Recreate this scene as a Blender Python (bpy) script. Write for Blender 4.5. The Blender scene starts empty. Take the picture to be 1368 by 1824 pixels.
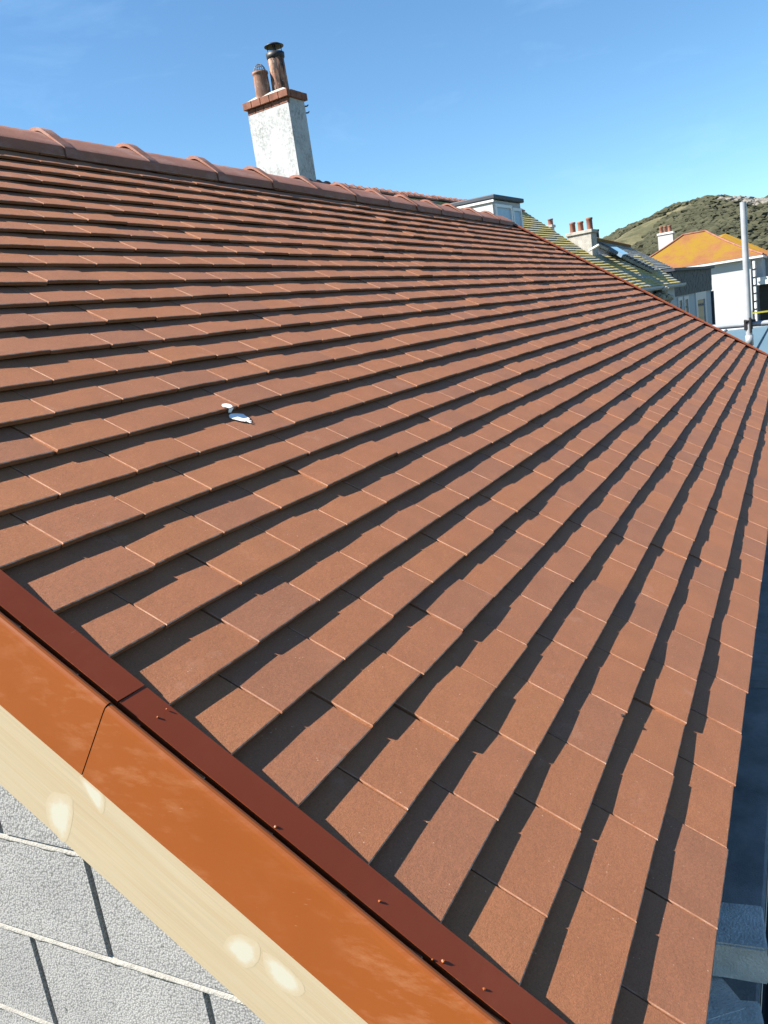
import bpy, bmesh, math, random
from mathutils import Vector, Matrix
random.seed(7)
R = math.radians
SC = bpy.context.scene
COL = SC.collection

# ------------------------------------------------------------------ camera
H = 2.70                                   # height of the eaves above the ground
CAM = Vector((-0.9183, -0.1140, 0.7861 + H))
RIGHT = Vector((0.44363, -0.88438, -0.14518))
DOWN = Vector((-0.25807, 0.02907, -0.96569))
FWD = Vector((0.85825, 0.46587, -0.21534))
FPX = 1435.66                              # focal length in pixels of the 1368x1824 photograph
cd = bpy.data.cameras.new('camera')
cam = bpy.data.objects.new('camera', cd)
COL.objects.link(cam)
m = Matrix((RIGHT, -DOWN, -FWD)).transposed().to_4x4()
m.translation = CAM
cam.matrix_world = m
cd.sensor_fit = 'VERTICAL'
cd.sensor_height = 24.0
cd.sensor_width = 18.0
cd.lens = 24.0 * FPX / 1824.0
cd.clip_start = 0.02
cd.clip_end = 6000
SC.camera = cam

# ------------------------------------------------------------------ light
SUN = Vector((-17.0, 22.6, 27.0)).normalized()
world = bpy.data.worlds.new('World')
SC.world = world
world.use_nodes = True
wn, wl = world.node_tree.nodes, world.node_tree.links
wn.clear()
sky = wn.new('ShaderNodeTexSky')
sky.sky_type = 'NISHITA'
sky.sun_disc = False
sky.sun_elevation = math.asin(SUN.z)
sky.sun_rotation = math.atan2(SUN.x, SUN.y)
sky.altitude = 20
sky.air_density = 1.0
sky.dust_density = 0.2
sky.ozone_density = 3.0
bg = wn.new('ShaderNodeBackground')
bg.inputs['Strength'].default_value = 0.053
wo = wn.new('ShaderNodeOutputWorld')
# faint wisps of cirrus in the sky
tc = wn.new('ShaderNodeTexCoord')
mp = wn.new('ShaderNodeMapping')
mp.inputs['Scale'].default_value = (2.2, 2.2, 7.0)
mp.inputs['Location'].default_value = (0.35, 0.2, 0.0)
n1 = wn.new('ShaderNodeTexNoise')
n1.inputs['Scale'].default_value = 2.6
n1.inputs['Detail'].default_value = 8
n1.inputs['Roughness'].default_value = 0.62
n1.inputs['Distortion'].default_value = 0.4
rp = wn.new('ShaderNodeValToRGB')
rp.color_ramp.elements[0].position = 0.56
rp.color_ramp.elements[0].color = (0, 0, 0, 1)
rp.color_ramp.elements[1].position = 0.80
rp.color_ramp.elements[1].color = (0.09, 0.09, 0.09, 1)
mx = wn.new('ShaderNodeMix')
mx.data_type = 'RGBA'
wl.new(tc.outputs['Generated'], mp.inputs['Vector'])
wl.new(mp.outputs['Vector'], n1.inputs['Vector'])
wl.new(n1.outputs['Fac'], rp.inputs['Fac'])
wl.new(rp.outputs['Color'], mx.inputs['Factor'])
wl.new(sky.outputs['Color'], mx.inputs['A'])
mx.inputs['B'].default_value = (7.0, 8.0, 9.0, 1)
wb = wn.new('ShaderNodeMix')              # white balance of the whole sky
wb.data_type = 'RGBA'
wb.blend_type = 'MULTIPLY'
wb.inputs['Factor'].default_value = 1.0
wb.inputs['B'].default_value = (0.76, 1.02, 1.13, 1)
wl.new(mx.outputs['Result'], wb.inputs['A'])
wl.new(wb.outputs['Result'], bg.inputs['Color'])
wl.new(bg.outputs['Background'], wo.inputs['Surface'])

sd = bpy.data.lights.new('sun', 'SUN')
sd.energy = 5.0
sd.angle = R(0.53)
sd.color = (1.0, 0.93, 0.83)
sun = bpy.data.objects.new('sun', sd)
COL.objects.link(sun)
sun.rotation_euler = SUN.to_track_quat('Z', 'Y').to_euler()
sun.location = (0, 0, 40)

SC.view_settings.view_transform = 'Standard'
SC.view_settings.look = 'None'
SC.view_settings.gamma = 1.0
SC.view_settings.use_curve_mapping = False
SC.view_settings.exposure = 1.68
SC.render.engine = 'CYCLES'
SC.cycles.max_bounces = 6
SC.cycles.diffuse_bounces = 3
SC.cycles.use_denoising = True

# ------------------------------------------------------------------ helpers
PITCH = R(35)
CP, SP = math.cos(PITCH), math.sin(PITCH)


def W(u, v, n):
    """roof coordinates (along eaves, up the slope, out of the slope) -> world"""
    return Vector((u, v * CP - n * SP, v * SP + n * CP + H))


def ray(px, py):
    return (FWD * FPX + RIGHT * (px - 684) + DOWN * (py - 912)).normalized()


def at(px, py, D):
    """point of the place on the line of sight through (px, py), D metres off on the map"""
    d = ray(px, py)
    return CAM + d * (D / math.hypot(d.x, d.y))


def hit(px, py, p0, nrm):
    d = ray(px, py)
    return CAM + d * ((Vector(p0) - CAM).dot(nrm) / d.dot(nrm))


class MB:
    def __init__(self):
        self.v, self.f, self.sm = [], [], []
        self.attr = {}

    def add(self, vs, fs, smooth=False, **attrs):
        b = len(self.v)
        self.v += [Vector(p) for p in vs]
        self.f += [tuple(b + i for i in f) for f in fs]
        self.sm += [smooth] * len(fs)
        for k, val in attrs.items():
            self.attr.setdefault(k, [])
            if not isinstance(val, (list, tuple)):
                val = [val] * len(fs)
            self.attr[k] += list(val)
        return self

    def box(self, x0, x1, y0, y1, z0, z1):
        return self.obox(Vector((x0, y0, z0)), Vector((x1 - x0, 0, 0)), Vector((0, y1 - y0, 0)), Vector((0, 0, z1 - z0)))

    def obox(self, o, a, b, c):
        o, a, b, c = Vector(o), Vector(a), Vector(b), Vector(c)
        if a.cross(b).dot(c) < 0:
            a, b = b, a
        vs = [o, o + a, o + a + b, o + b, o + c, o + a + c, o + a + b + c, o + b + c]
        return self.add(vs, [(3, 2, 1, 0), (4, 5, 6, 7), (0, 1, 5, 4), (1, 2, 6, 5), (2, 3, 7, 6), (3, 0, 4, 7)])

    def prism(self, poly, ext):
        """closed polygon (list of points) pushed along ext"""
        poly = [Vector(p) for p in poly]
        ext = Vector(ext)
        n = len(poly)
        nr = Vector((0, 0, 0))
        for i in range(n):
            nr += poly[i].cross(poly[(i + 1) % n])
        if nr.dot(ext) < 0:
            poly = poly[::-1]
        vs = poly + [p + ext for p in poly]
        fs = [tuple(range(n - 1, -1, -1)), tuple(range(n, 2 * n))]
        fs += [(i, (i + 1) % n, n + (i + 1) % n, n + i) for i in range(n)]
        return self.add(vs, fs)

    def tube(self, p0, p1, r0, r1=None, n=12, caps=True):
        p0, p1 = Vector(p0), Vector(p1)
        r1 = r0 if r1 is None else r1
        ax = (p1 - p0).normalized()
        a = ax.orthogonal().normalized()
        b = ax.cross(a)
        vs = []
        for p, r in ((p0, r0), (p1, r1)):
            for i in range(n):
                t = 2 * math.pi * i / n
                vs.append(p + a * math.cos(t) * r + b * math.sin(t) * r)
        self.add(vs, [(i, (i + 1) % n, n + (i + 1) % n, n + i) for i in range(n)], smooth=True)
        if caps:
            self.add(vs[:n], [tuple(range(n - 1, -1, -1))])
            self.add(vs[n:], [tuple(range(n))])
        return self

    def lathe(self, c, prof, n=20):
        """prof = [(r, z)...] from bottom to top about a vertical axis"""
        c = Vector(c)
        vs = [c + Vector((r * math.cos(2 * math.pi * i / n), r * math.sin(2 * math.pi * i / n), z)) for r, z in prof for i in range(n)]
        fs = []
        for k in range(len(prof) - 1):
            for i in range(n):
                j = (i + 1) % n
                fs.append((k * n + i, k * n + j, (k + 1) * n + j, (k + 1) * n + i))
        return self.add(vs, fs, smooth=True)

    def mesh(self, name, origin):
        me = bpy.data.meshes.new(name)
        me.from_pydata([tuple(p - origin) for p in self.v], [], self.f)
        me.polygons.foreach_set('use_smooth', self.sm)
        for k, vals in self.attr.items():
            if len(vals) == len(self.f):
                at_ = me.attributes.new(k, 'FLOAT', 'FACE')
                at_.data.foreach_set('value', vals)
        me.update()
        return me


WL = {}                                    # world location of every parent


def link(o, parent, world_loc):
    COL.objects.link(o)
    o.parent = parent
    o.location = Vector(world_loc) - (WL[parent] if parent else Vector((0, 0, 0)))
    WL[o] = Vector(world_loc)
    return o


def build(mb, name, mat, parent=None, bevel=0.0, seg=2, kind=None):
    lo = Vector((min(p.x for p in mb.v), min(p.y for p in mb.v), min(p.z for p in mb.v)))
    hi = Vector((max(p.x for p in mb.v), max(p.y for p in mb.v), max(p.z for p in mb.v)))
    org = Vector(((lo.x + hi.x) / 2, (lo.y + hi.y) / 2, lo.z))
    me = mb.mesh(name, org)
    me.materials.append(mat)
    o = bpy.data.objects.new(name, me)
    link(o, parent, org)
    if bevel:
        md = o.modifiers.new('bevel', 'BEVEL')
        md.width = bevel
        md.segments = seg
        md.limit_method = 'ANGLE'
        md.angle_limit = R(40)
    if kind:
        o['kind'] = kind
    return o


def thing(name, label, cat, loc, group=None):
    o = bpy.data.objects.new(name, None)
    o.empty_display_size = 0.2
    link(o, None, loc)
    return tag(o, label, cat, group)


def tag(o, label, cat, group=None):
    o['label'] = label
    o['category'] = cat
    if group:
        o['group'] = group
    return o


# ------------------------------------------------------------------ materials
class NT:
    def __init__(self, name):
        self.m = bpy.data.materials.new(name)
        self.m.use_nodes = True
        self.n, self.l = self.m.node_tree.nodes, self.m.node_tree.links
        self.b = self.n['Principled BSDF']
        self.pos = self.n.new('ShaderNodeNewGeometry').outputs['Position']

    def put(self, sock, val):
        if hasattr(val, 'is_output'):
            self.l.new(val, sock)
        else:
            sock.default_value = (*val, 1) if isinstance(val, (tuple, list)) and len(val) == 3 and sock.type == 'RGBA' else val

    def map(self, scale=(1, 1, 1), rot=(0, 0, 0), vec=None):
        k = self.n.new('ShaderNodeMapping')
        self.l.new(vec or self.pos, k.inputs['Vector'])
        k.inputs['Scale'].default_value = scale
        k.inputs['Rotation'].default_value = rot
        return k.outputs['Vector']

    def noise(self, scale, detail=4, rough=0.55, vec=None, dist=0.0):
        k = self.n.new('ShaderNodeTexNoise')
        self.l.new(vec or self.pos, k.inputs['Vector'])
        k.inputs['Scale'].default_value = scale
        k.inputs['Detail'].default_value = detail
        k.inputs['Roughness'].default_value = rough
        k.inputs['Distortion'].default_value = dist
        return k.outputs['Fac']

    def voro(self, scale, vec=None, out='Distance'):
        k = self.n.new('ShaderNodeTexVoronoi')
        self.l.new(vec or self.pos, k.inputs['Vector'])
        k.inputs['Scale'].default_value = scale
        return k.outputs[out]

    def ramp(self, fac, stops):
        k = self.n.new('ShaderNodeValToRGB')
        self.put(k.inputs['Fac'], fac)
        e = k.color_ramp.elements
        while len(e) < len(stops):
            e.new(0.5)
        for el, (p, c) in zip(e, stops):
            el.position = p
            el.color = (*c, 1) if isinstance(c, (tuple, list)) else (c, c, c, 1)
        return k.outputs['Color']

    def mix(self, fac, a, b, mode='MIX'):
        k = self.n.new('ShaderNodeMix')
        k.data_type = 'RGBA'
        k.blend_type = mode
        self.put(k.inputs['Factor'], fac)
        self.put(k.inputs['A'], a)
        self.put(k.inputs['B'], b)
        return k.outputs['Result']

    def math(self, op, a, b=0.0):
        k = self.n.new('ShaderNodeMath')
        k.operation = op
        self.put(k.inputs[0], a)
        self.put(k.inputs[1], b)
        return k.outputs[0]

    def attr(self, name):
        k = self.n.new('ShaderNodeAttribute')
        k.attribute_name = name
        return k.outputs['Fac']

    def bump(self, h, dist, strength=1.0):
        k = self.n.new('ShaderNodeBump')
        k.inputs['Distance'].default_value = dist
        k.inputs['Strength'].default_value = strength
        self.l.new(h, k.inputs['Height'])
        prev = self.b.inputs['Normal']
        if prev.is_linked:
            self.l.new(prev.links[0].from_socket, k.inputs['Normal'])
        self.l.new(k.outputs['Normal'], self.b.inputs['Normal'])

    def done(self, col, rough=0.8, spec=0.3, metal=0.0):
        self.put(self.b.inputs['Base Color'], col)
        self.put(self.b.inputs['Roughness'], rough)
        self.b.inputs['Specular IOR Level'].default_value = spec
        self.b.inputs['Metallic'].default_value = metal
        return self.m


def simple(name, c, rough=0.7, spec=0.3, metal=0.0, var=0.25, scale=6.0, bump=0.0, bscale=80.0):
    t = NT(name)
    dark = tuple(x * (1 - var) for x in c)
    col = t.mix(t.ramp(t.noise(scale, 5), [(0.3, 0.0), (0.7, 1.0)]), dark, c)
    if bump:
        t.bump(t.noise(bscale, 3), bump)
    return t.done(col, rough, spec, metal)


def mat_tile():
    t = NT('clay_roof_tile')
    tint = t.ramp(t.attr('tint'), [(0.0, (0.253, 0.106, 0.0555)), (0.35, (0.276, 0.112, 0.055)), (0.7, (0.289, 0.115, 0.0525)), (1.0, (0.297, 0.119, 0.053))])
    cloud = t.ramp(t.noise(14, 4), [(0.32, 0.88), (0.68, 1.0)])
    col = t.mix(1.0, tint, cloud, 'MULTIPLY')
    grain = t.noise(1000, 4, 0.7)
    col = t.mix(1.0, col, t.ramp(grain, [(0.30, 0.68), (0.55, 1.0), (0.75, 1.22)]), 'MULTIPLY')
    g2 = t.noise(420, 2, 0.5)
    col = t.mix(1.0, col, t.ramp(g2, [(0.30, 0.84), (0.52, 1.0), (0.72, 1.14)]), 'MULTIPLY')
    # pale grit set in the surface
    spk = t.ramp(t.voro(150), [(0.10, 1.0), (0.17, 0.0)])
    spk = t.mix(1.0, spk, t.ramp(t.noise(60, 2), [(0.57, 0.0), (0.67, 0.6)]), 'MULTIPLY')
    col = t.mix(spk, col, (0.55, 0.36, 0.26))
    # lime bloom, mostly along the worn edges
    bl = t.ramp(t.noise(9, 6, 0.7), [(0.60, 0.0), (0.80, 0.25)])
    col = t.mix(bl, col, (0.46, 0.31, 0.25))
    sm = t.ramp(t.noise(1.0, 5, 0.7, t.map((38, 14, 14))), [(0.68, 0.0), (0.84, 0.4)])
    col = t.mix(sm, col, (0.52, 0.36, 0.29))
    ed = t.mix(1.0, t.attr('edge'), t.ramp(t.noise(45, 4, 0.7), [(0.36, 0.0), (0.62, 1.0)]), 'MULTIPLY')
    col = t.mix(ed, col, (0.50, 0.36, 0.28))
    t.bump(grain, 0.0009, 0.7)
    t.bump(t.noise(90, 2), 0.0012, 0.35)
    return t.done(col, 0.72, 0.35)


def mat_ridge():
    t = NT('clay_ridge_tile')
    col = t.ramp(t.noise(5, 5, 0.65), [(0.3, (0.22, 0.098, 0.072)), (0.6, (0.29, 0.130, 0.088)), (0.8, (0.36, 0.18, 0.13))])
    bloom = t.ramp(t.noise(4.4, 6, 0.74, t.map((1, 2.6, 2.6))), [(0.50, 0.0), (0.72, 0.6)])
    col = t.mix(bloom, col, (0.36, 0.26, 0.235))
    col = t.mix(1.0, col, t.ramp(t.noise(400, 2), [(0.3, 0.75), (0.7, 1.1)]), 'MULTIPLY')
    t.bump(t.noise(260, 3), 0.0012, 0.6)
    return t.done(col, 0.75, 0.3)


def mat_trim(name='terracotta_trim', c0=(0.192, 0.051, 0.011), c1=(0.210, 0.058, 0.013)):
    t = NT(name)
    col = t.ramp(t.noise(5, 4), [(0.3, c0), (0.7, c1)])
    # chalky scuffs, strengthened to paint in a soft pale sheen; rubbed streaks from handling
    s1 = t.ramp(t.noise(1.0, 6, 0.72, t.map((16, 16, 46), (R(35), 0, 0))), [(0.50, 0.0), (0.72, 0.50)])
    gn = t.n.new('ShaderNodeNewGeometry')
    sx = t.n.new('ShaderNodeSeparateXYZ')
    t.l.new(gn.outputs['True Normal'], sx.inputs[0])
    side = t.ramp(t.math('ABSOLUTE', sx.outputs['X']), [(0.3, 0.12), (0.7, 1.0)])
    patch = t.ramp(t.noise(5.0, 3), [(0.36, 0.0), (0.58, 1.0)])
    col = t.mix(t.mix(1.0, t.mix(1.0, s1, patch, 'MULTIPLY'), side, 'MULTIPLY'), col, (0.32, 0.145, 0.075))
    s2 = t.ramp(t.noise(1.0, 4, 0.6, t.map((60, 60, 420), (R(62), 0, 0))), [(0.69, 0.0), (0.76, 0.4)])
    col = t.mix(t.mix(1.0, s2, t.ramp(t.noise(9, 3), [(0.46, 0.0), (0.6, 1.0)]), 'MULTIPLY'), col, (0.44, 0.25, 0.16))
    t.bump(t.noise(12, 3), 0.002, 0.25)
    rough = t.ramp(t.noise(7, 5, 0.7), [(0.3, 0.36), (0.75, 0.55)])
    return t.done(col, rough, 0.26)


def mat_timber():
    t = NT('pine_board')
    # grain runs up the slope
    g = t.map((1, 1, 1), (-PITCH, 0, 0))
    gr = t.noise(1.0, 5, 0.6, t.map((20, 1.6, 55), vec=g), dist=0.8)
    col = t.ramp(gr, [(0.25, (0.318, 0.252, 0.160)), (0.48, (0.330, 0.272, 0.182)), (0.72, (0.338, 0.286, 0.200))])
    fine = t.noise(1.0, 3, 0.6, t.map((120, 6, 420), vec=g))
    col = t.mix(1.0, col, t.ramp(fine, [(0.3, 0.90), (0.7, 1.03)]), 'MULTIPLY')
    pale = t.ramp(t.noise(1.0, 4, 0.6, t.map((6, 2.2, 11), vec=g)), [(0.45, 0.0), (0.7, 0.55)])
    col = t.mix(pale, col, (0.348, 0.305, 0.228))
    t.bump(fine, 0.0004, 0.4)
    return t.done(col, 0.62, 0.3)


def mat_filler():
    t = NT('white_wood_filler')
    f = t.math('ADD', t.attr('fade'), t.math('MULTIPLY', t.math('SUBTRACT', t.noise(90, 5, 0.75), 0.5), 1.3))
    # thinner towards the rim, where the pine shows through
    col = t.mix(t.ramp(f, [(0.15, 0.0), (0.85, 1.0)]), (0.338, 0.284, 0.197), (0.362, 0.350, 0.292))
    return t.done(col, 0.7, 0.3)


def mat_block():
    t = NT('concrete_block')
    big = t.ramp(t.noise(7, 4), [(0.3, (0.232, 0.234, 0.237)), (0.7, (0.282, 0.282, 0.281))])
    agg = t.voro(310)
    fine = t.noise(900, 3, 0.7)
    h = t.math('ADD', t.math('MULTIPLY', agg, -1.2), t.math('MULTIPLY', fine, 0.6))
    col = t.mix(1.0, big, t.ramp(agg, [(0.15, 1.18), (0.5, 0.98), (0.8, 0.60)]), 'MULTIPLY')
    col = t.mix(1.0, col, t.ramp(fine, [(0.3, 0.8), (0.7, 1.15)]), 'MULTIPLY')
    pit = t.ramp(t.noise(95, 3, 0.6), [(0.28, 1.0), (0.34, 0.0)])
    col = t.mix(pit, col, (0.07, 0.07, 0.07))
    t.bump(h, 0.0011, 0.55)
    t.bump(t.noise(130, 3, 0.6), 0.0015, 0.4)
    return t.done(col, 0.92, 0.15)


def mat_mortar():
    t = NT('pale_mortar')
    col = t.ramp(t.noise(30, 5, 0.7), [(0.3, (0.25, 0.243, 0.225)), (0.7, (0.31, 0.302, 0.282))])
    t.bump(t.noise(240, 4, 0.7), 0.003, 0.9)
    return t.done(col, 0.92, 0.15)


def mat_render(name='white_render', stain=0.0, base=(0.42, 0.43, 0.44)):
    t = NT(name)
    col = t.mix(t.noise(1.4, 4), tuple(x * 0.93 for x in base), base)
    if stain:
        s = t.ramp(t.noise(1.0, 9, 0.80, t.map((3.2, 3.2, 1.9))), [(0.40, 0.0), (0.60, stain)])
        s2 = t.ramp(t.noise(20, 6, 0.8), [(0.40, 0.0), (0.68, 1.0)])
        col = t.mix(t.mix(1.0, s, s2, 'MULTIPLY'), col, (0.10, 0.105, 0.09))
    t.bump(t.noise(60, 4, 0.7), 0.006, 0.5)
    return t.done(col, 0.88, 0.2)


def mat_pot(name, soot):
    t = NT(name)
    col = t.ramp(t.noise(7, 6, 0.7), [(0.3, (0.20, 0.085, 0.055)), (0.55, (0.27, 0.15, 0.105)), (0.75, (0.42, 0.33, 0.27))])
    st = t.map((9, 9, 1.6))
    k = t.ramp(t.noise(1.0, 7, 0.72, st), [(0.42, 0.0), (0.54, soot)])
    col = t.mix(k, col, (0.035, 0.028, 0.026))
    w = t.ramp(t.noise(18, 6, 0.75), [(0.62, 0.0), (0.70, 0.7)])
    col = t.mix(w, col, (0.58, 0.52, 0.45))
    return t.done(col, 0.85, 0.2)


def mat_moss():
    t = NT('mossy_roof_tile')
    col = t.ramp(t.noise(5, 5, 0.65), [(0.3, (0.24, 0.215, 0.16)), (0.6, (0.33, 0.30, 0.22)), (0.8, (0.42, 0.39, 0.31))])
    ms = t.ramp(t.noise(0.8, 6, 0.72), [(0.28, 0.0), (0.42, 1.0)])
    fine = t.ramp(t.noise(9, 5, 0.7), [(0.34, 0.45), (0.58, 1.0)])
    col = t.mix(t.mix(1.0, ms, fine, 'MULTIPLY'), col, (0.42, 0.345, 0.105))
    y = t.ramp(t.noise(2.6, 6, 0.75), [(0.60, 0.0), (0.72, 0.8)])
    col = t.mix(y, col, (0.48, 0.37, 0.07))
    t.bump(t.noise(20, 4), 0.01, 0.4)
    return t.done(col, 0.9, 0.2)


def mat_orange():
    t = NT('lichened_orange_tile')
    col = t.ramp(t.noise(1.6, 5, 0.65), [(0.3, (0.165, 0.070, 0.028)), (0.7, (0.205, 0.092, 0.038))])
    z = t.n.new('ShaderNodeSeparateXYZ')
    t.l.new(t.pos, z.inputs[0])
    up = t.ramp(t.math('SUBTRACT', z.outputs['Z'], 4.6), [(0.15, 0.0), (1.0, 0.18)])
    y = t.ramp(t.math('ADD', t.noise(0.55, 6, 0.7), up), [(0.55, 0.0), (0.72, 0.85)])
    col = t.mix(y, col, (0.19, 0.118, 0.011))
    wv = t.n.new('ShaderNodeTexWave')
    wv.bands_direction = 'Z'
    wv.inputs['Scale'].default_value = 3.0
    wv.inputs['Distortion'].default_value = 0.6
    t.l.new(t.pos, wv.inputs['Vector'])
    t.bump(wv.outputs['Fac'], 0.03, 0.5)
    return t.done(col, 0.9, 0.2)


def mat_hill():
    t = NT('hill_turf')
    col = t.ramp(t.noise(0.03, 8, 0.68), [(0.32, (0.052, 0.053, 0.030)), (0.48, (0.086, 0.083, 0.047)), (0.64, (0.122, 0.113, 0.070))])
    scr = t.ramp(t.noise(0.11, 7, 0.7), [(0.46, 0.0), (0.58, 0.85)])
    col = t.mix(scr, col, (0.050, 0.056, 0.032))
    z = t.n.new('ShaderNodeSeparateXYZ')
    t.l.new(t.pos, z.inputs[0])
    hi_ = t.ramp(t.math('MULTIPLY', z.outputs['Z'], 0.02), [(0.42, 0.0), (0.80, 0.17)])
    rk = t.ramp(t.math('ADD', t.noise(0.085, 9, 0.75), hi_), [(0.74, 0.0), (0.86, 0.85)])
    col = t.mix(rk, col, (0.19, 0.18, 0.16))
    t.bump(t.noise(0.12, 8, 0.7), 3.0, 0.5)
    return t.done(col, 0.95, 0.1)


def mat_ground():
    t = NT('ground')
    col = t.ramp(t.noise(0.2, 6, 0.6), [(0.35, (0.05, 0.06, 0.025)), (0.6, (0.09, 0.09, 0.05)), (0.75, (0.12, 0.11, 0.09))])
    return t.done(col, 0.95, 0.1)


def mat_felt():
    t = NT('bitumen_felt')
    col = t.ramp(t.noise(7, 6, 0.7), [(0.25, (0.10, 0.095, 0.095)), (0.55, (0.23, 0.22, 0.215)), (0.8, (0.34, 0.325, 0.32))])
    wet = t.ramp(t.noise(10, 3), [(0.35, 0.35), (0.65, 0.7)])
    t.bump(t.noise(300, 3), 0.002, 0.5)
    return t.done(col, wet, 0.4)


M_TILE, M_RIDGE, M_TRIM, M_TIMBER = mat_tile(), mat_ridge(), mat_trim(), mat_timber()
M_FLANGE = mat_trim('red_brown_flange', (0.142, 0.027, 0.008), (0.154, 0.031, 0.010))
M_BLOCK, M_MORTAR = mat_block(), mat_mortar()
M_WHITE = mat_render()
M_STACK = mat_render('stained_white_render', 1.0, (0.405, 0.42, 0.435))
M_POT = mat_pot('sooty_clay_pot', 1.0)
M_POT2 = mat_pot('pale_clay_pot', 0.55)
M_TERRA = simple('plain_clay_pot', (0.25, 0.11, 0.075), 0.8, var=0.45, scale=4)
M_MOSS, M_ORANGE, M_HILL, M_GROUND, M_FELT = mat_moss(), mat_orange(), mat_hill(), mat_ground(), mat_felt()
M_BRICK = simple('red_brick', (0.225, 0.100, 0.068), 0.88, 0.2, var=0.45, scale=9, bump=0.004)
M_CEMENT = simple('grey_cement', (0.40, 0.39, 0.36), 0.92, 0.15, var=0.35, scale=5, bump=0.006, bscale=40)
M_BLACK = simple('black_metal', (0.018, 0.018, 0.02), 0.5, 0.4, var=0.3)
M_WIRE = simple('galvanised_wire', (0.10, 0.11, 0.13), 0.5, 0.4, 0.3)
M_LEAD = simple('dark_roofing', (0.045, 0.055, 0.075), 0.6, 0.35, var=0.3, scale=2)
M_SLATE = simple('weathered_slate', (0.30, 0.315, 0.30), 0.75, 0.3, var=0.45, scale=2.4, bump=0.03, bscale=9)
M_SLATE_DARK = simple('dark_hung_slate', (0.055, 0.06, 0.075), 0.6, 0.35, var=0.4, scale=3)
M_UPVC = simple('white_plastic', (0.58, 0.59, 0.60), 0.4, 0.4, var=0.05)
M_GREYWALL = mat_render('grey_white_render', 0.25, (0.46, 0.48, 0.50))
M_DARKFILL = simple('dark_ridge_filler', (0.05, 0.04, 0.04), 0.9, 0.1)
M_DECK = simple('black_roof_membrane', (0.02, 0.02, 0.022), 0.8, 0.2)
M_STEEL = simple('galvanised_steel_tube', (0.36, 0.39, 0.42), 0.42, 0.5, 0.3, var=0.22, scale=9)
M_TEAL = simple('blue_grey_roof_sheet', (0.085, 0.145, 0.185), 0.55, 0.4, var=0.15, scale=0.7)
M_STONE = simple('rubble_stone', (0.42, 0.38, 0.30), 0.9, 0.2, var=0.55, scale=6, bump=0.04, bscale=8)
M_FILLER = mat_filler()
M_DROP = simple('bird_dropping_white', (0.82, 0.83, 0.84), 0.6, 0.3, var=0.12, scale=90)
M_YELLOW = simple('yellow_tape', (0.28, 0.27, 0.03), 0.6, 0.3)
M_SCRUB = simple('gorse_scrub', (0.062, 0.064, 0.040), 0.95, 0.1, var=0.45, scale=0.09)
M_ROCK = simple('hill_limestone', (0.21, 0.20, 0.18), 0.95, 0.1, var=0.45, scale=0.25, bump=1.5, bscale=0.5)
M_CBRICK = simple('concrete_brick', (0.70, 0.67, 0.62), 0.92, 0.15, var=0.3, scale=30, bump=0.003, bscale=260)


def mat_glass():
    t = NT('window_glass')
    t.b.inputs['Transmission Weight'].default_value = 0.0
    return t.done((0.10, 0.15, 0.20), 0.05, 0.8)


M_GLASS = mat_glass()
M_BLUE_PANE = simple('pale_blue_pane', (0.30, 0.44, 0.58), 0.5, 0.4, var=0.08)  # plain pale blue colour for the dormer panes

# ------------------------------------------------------------------ ground, hill
g = MB().add([(-1500, -1500, 0), (1500, -1500, 0), (1500, 1500, 0), (-1500, 1500, 0)], [(0, 1, 2, 3)])
go = build(g, 'ground', M_GROUND)
go['kind'] = 'structure'

SKY_LINE = [(-40, .055), (-20, .075), (-8, .082), (0.0, .076), (1.6, .0800), (2.35, .0790), (2.81, .0830), (3.73, .0880), (4.99, .0912), (6.31, .0890), (7.7, .0850),
            (9.09, .0760), (10.49, .0700), (11.59, .0640), (14, .050), (19, .034), (28, .02), (45, .012)]


def skyline(a):
    for (a0, e0), (a1, e1_) in zip(SKY_LINE, SKY_LINE[1:]):
        if a <= a1:
            t = max(0, min(1, (a - a0) / (a1 - a0)))
            return e0 + (e1_ - e0) * t
    return SKY_LINE[-1][1]


from mathutils import noise as NZ
R0 = 430.0


def hill_z(a, r):
    e = skyline(a)
    top = e * R0 + CAM.z
    t = max(0.0, min(1.0, (r - 180) / (R0 - 180)))
    s = t * t * (3 - 2 * t) * 0.35 + t * 0.65
    z = top * s
    if r > R0:
        z = top - (r - R0) * 0.22 - ((r - R0) * 0.03) ** 2
    p = Vector((r * math.cos(R(a)), r * math.sin(R(a)), 0))
    z += (NZ.fractal(p * 0.022, 1.0, 2.0, 6) * 4.2 + abs(NZ.noise(p * 0.05)) * 2.6 - 1.2) * (0.15 + 0.85 * t) * (0.55 if r > R0 - 25 else 1)
    return z


hm = MB()
NA, NR = 240, 70
vs = []
for i in range(NA + 1):
    a = -30 + 65 * i / NA
    for j in range(NR + 1):
        r = 150 + 420 * j / NR
        vs.append(Vector((CAM.x + r * math.cos(R(a)), CAM.y + r * math.sin(R(a)), max(hill_z(a, r), -0.5))))
hm.add(vs, [(i * (NR + 1) + j, i * (NR + 1) + j + 1, (i + 1) * (NR + 1) + j + 1, (i + 1) * (NR + 1) + j) for i in range(NA) for j in range(NR)], smooth=True)
ho = build(hm, 'hill', M_HILL)
ho['kind'] = 'structure'
for p in ho.data.polygons:
    if p.normal.z < 0:
        p.flip()

ICO = bmesh.new()
bmesh.ops.create_icosphere(ICO, subdivisions=1, radius=1)
ICO_V = [v.co.copy() for v in ICO.verts]
ICO_F = [tuple(v.index for v in f.verts) for f in ICO.faces]
ICO.free()


def blob(mb, c, rx, ry, rz, jit=0.25):
    mb.add([Vector((c[0] + v.x * rx * random.uniform(1 - jit, 1 + jit), c[1] + v.y * ry * random.uniform(1 - jit, 1 + jit), c[2] + v.z * rz * random.uniform(1 - jit, 1 + jit))) for v in ICO_V], ICO_F)


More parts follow.
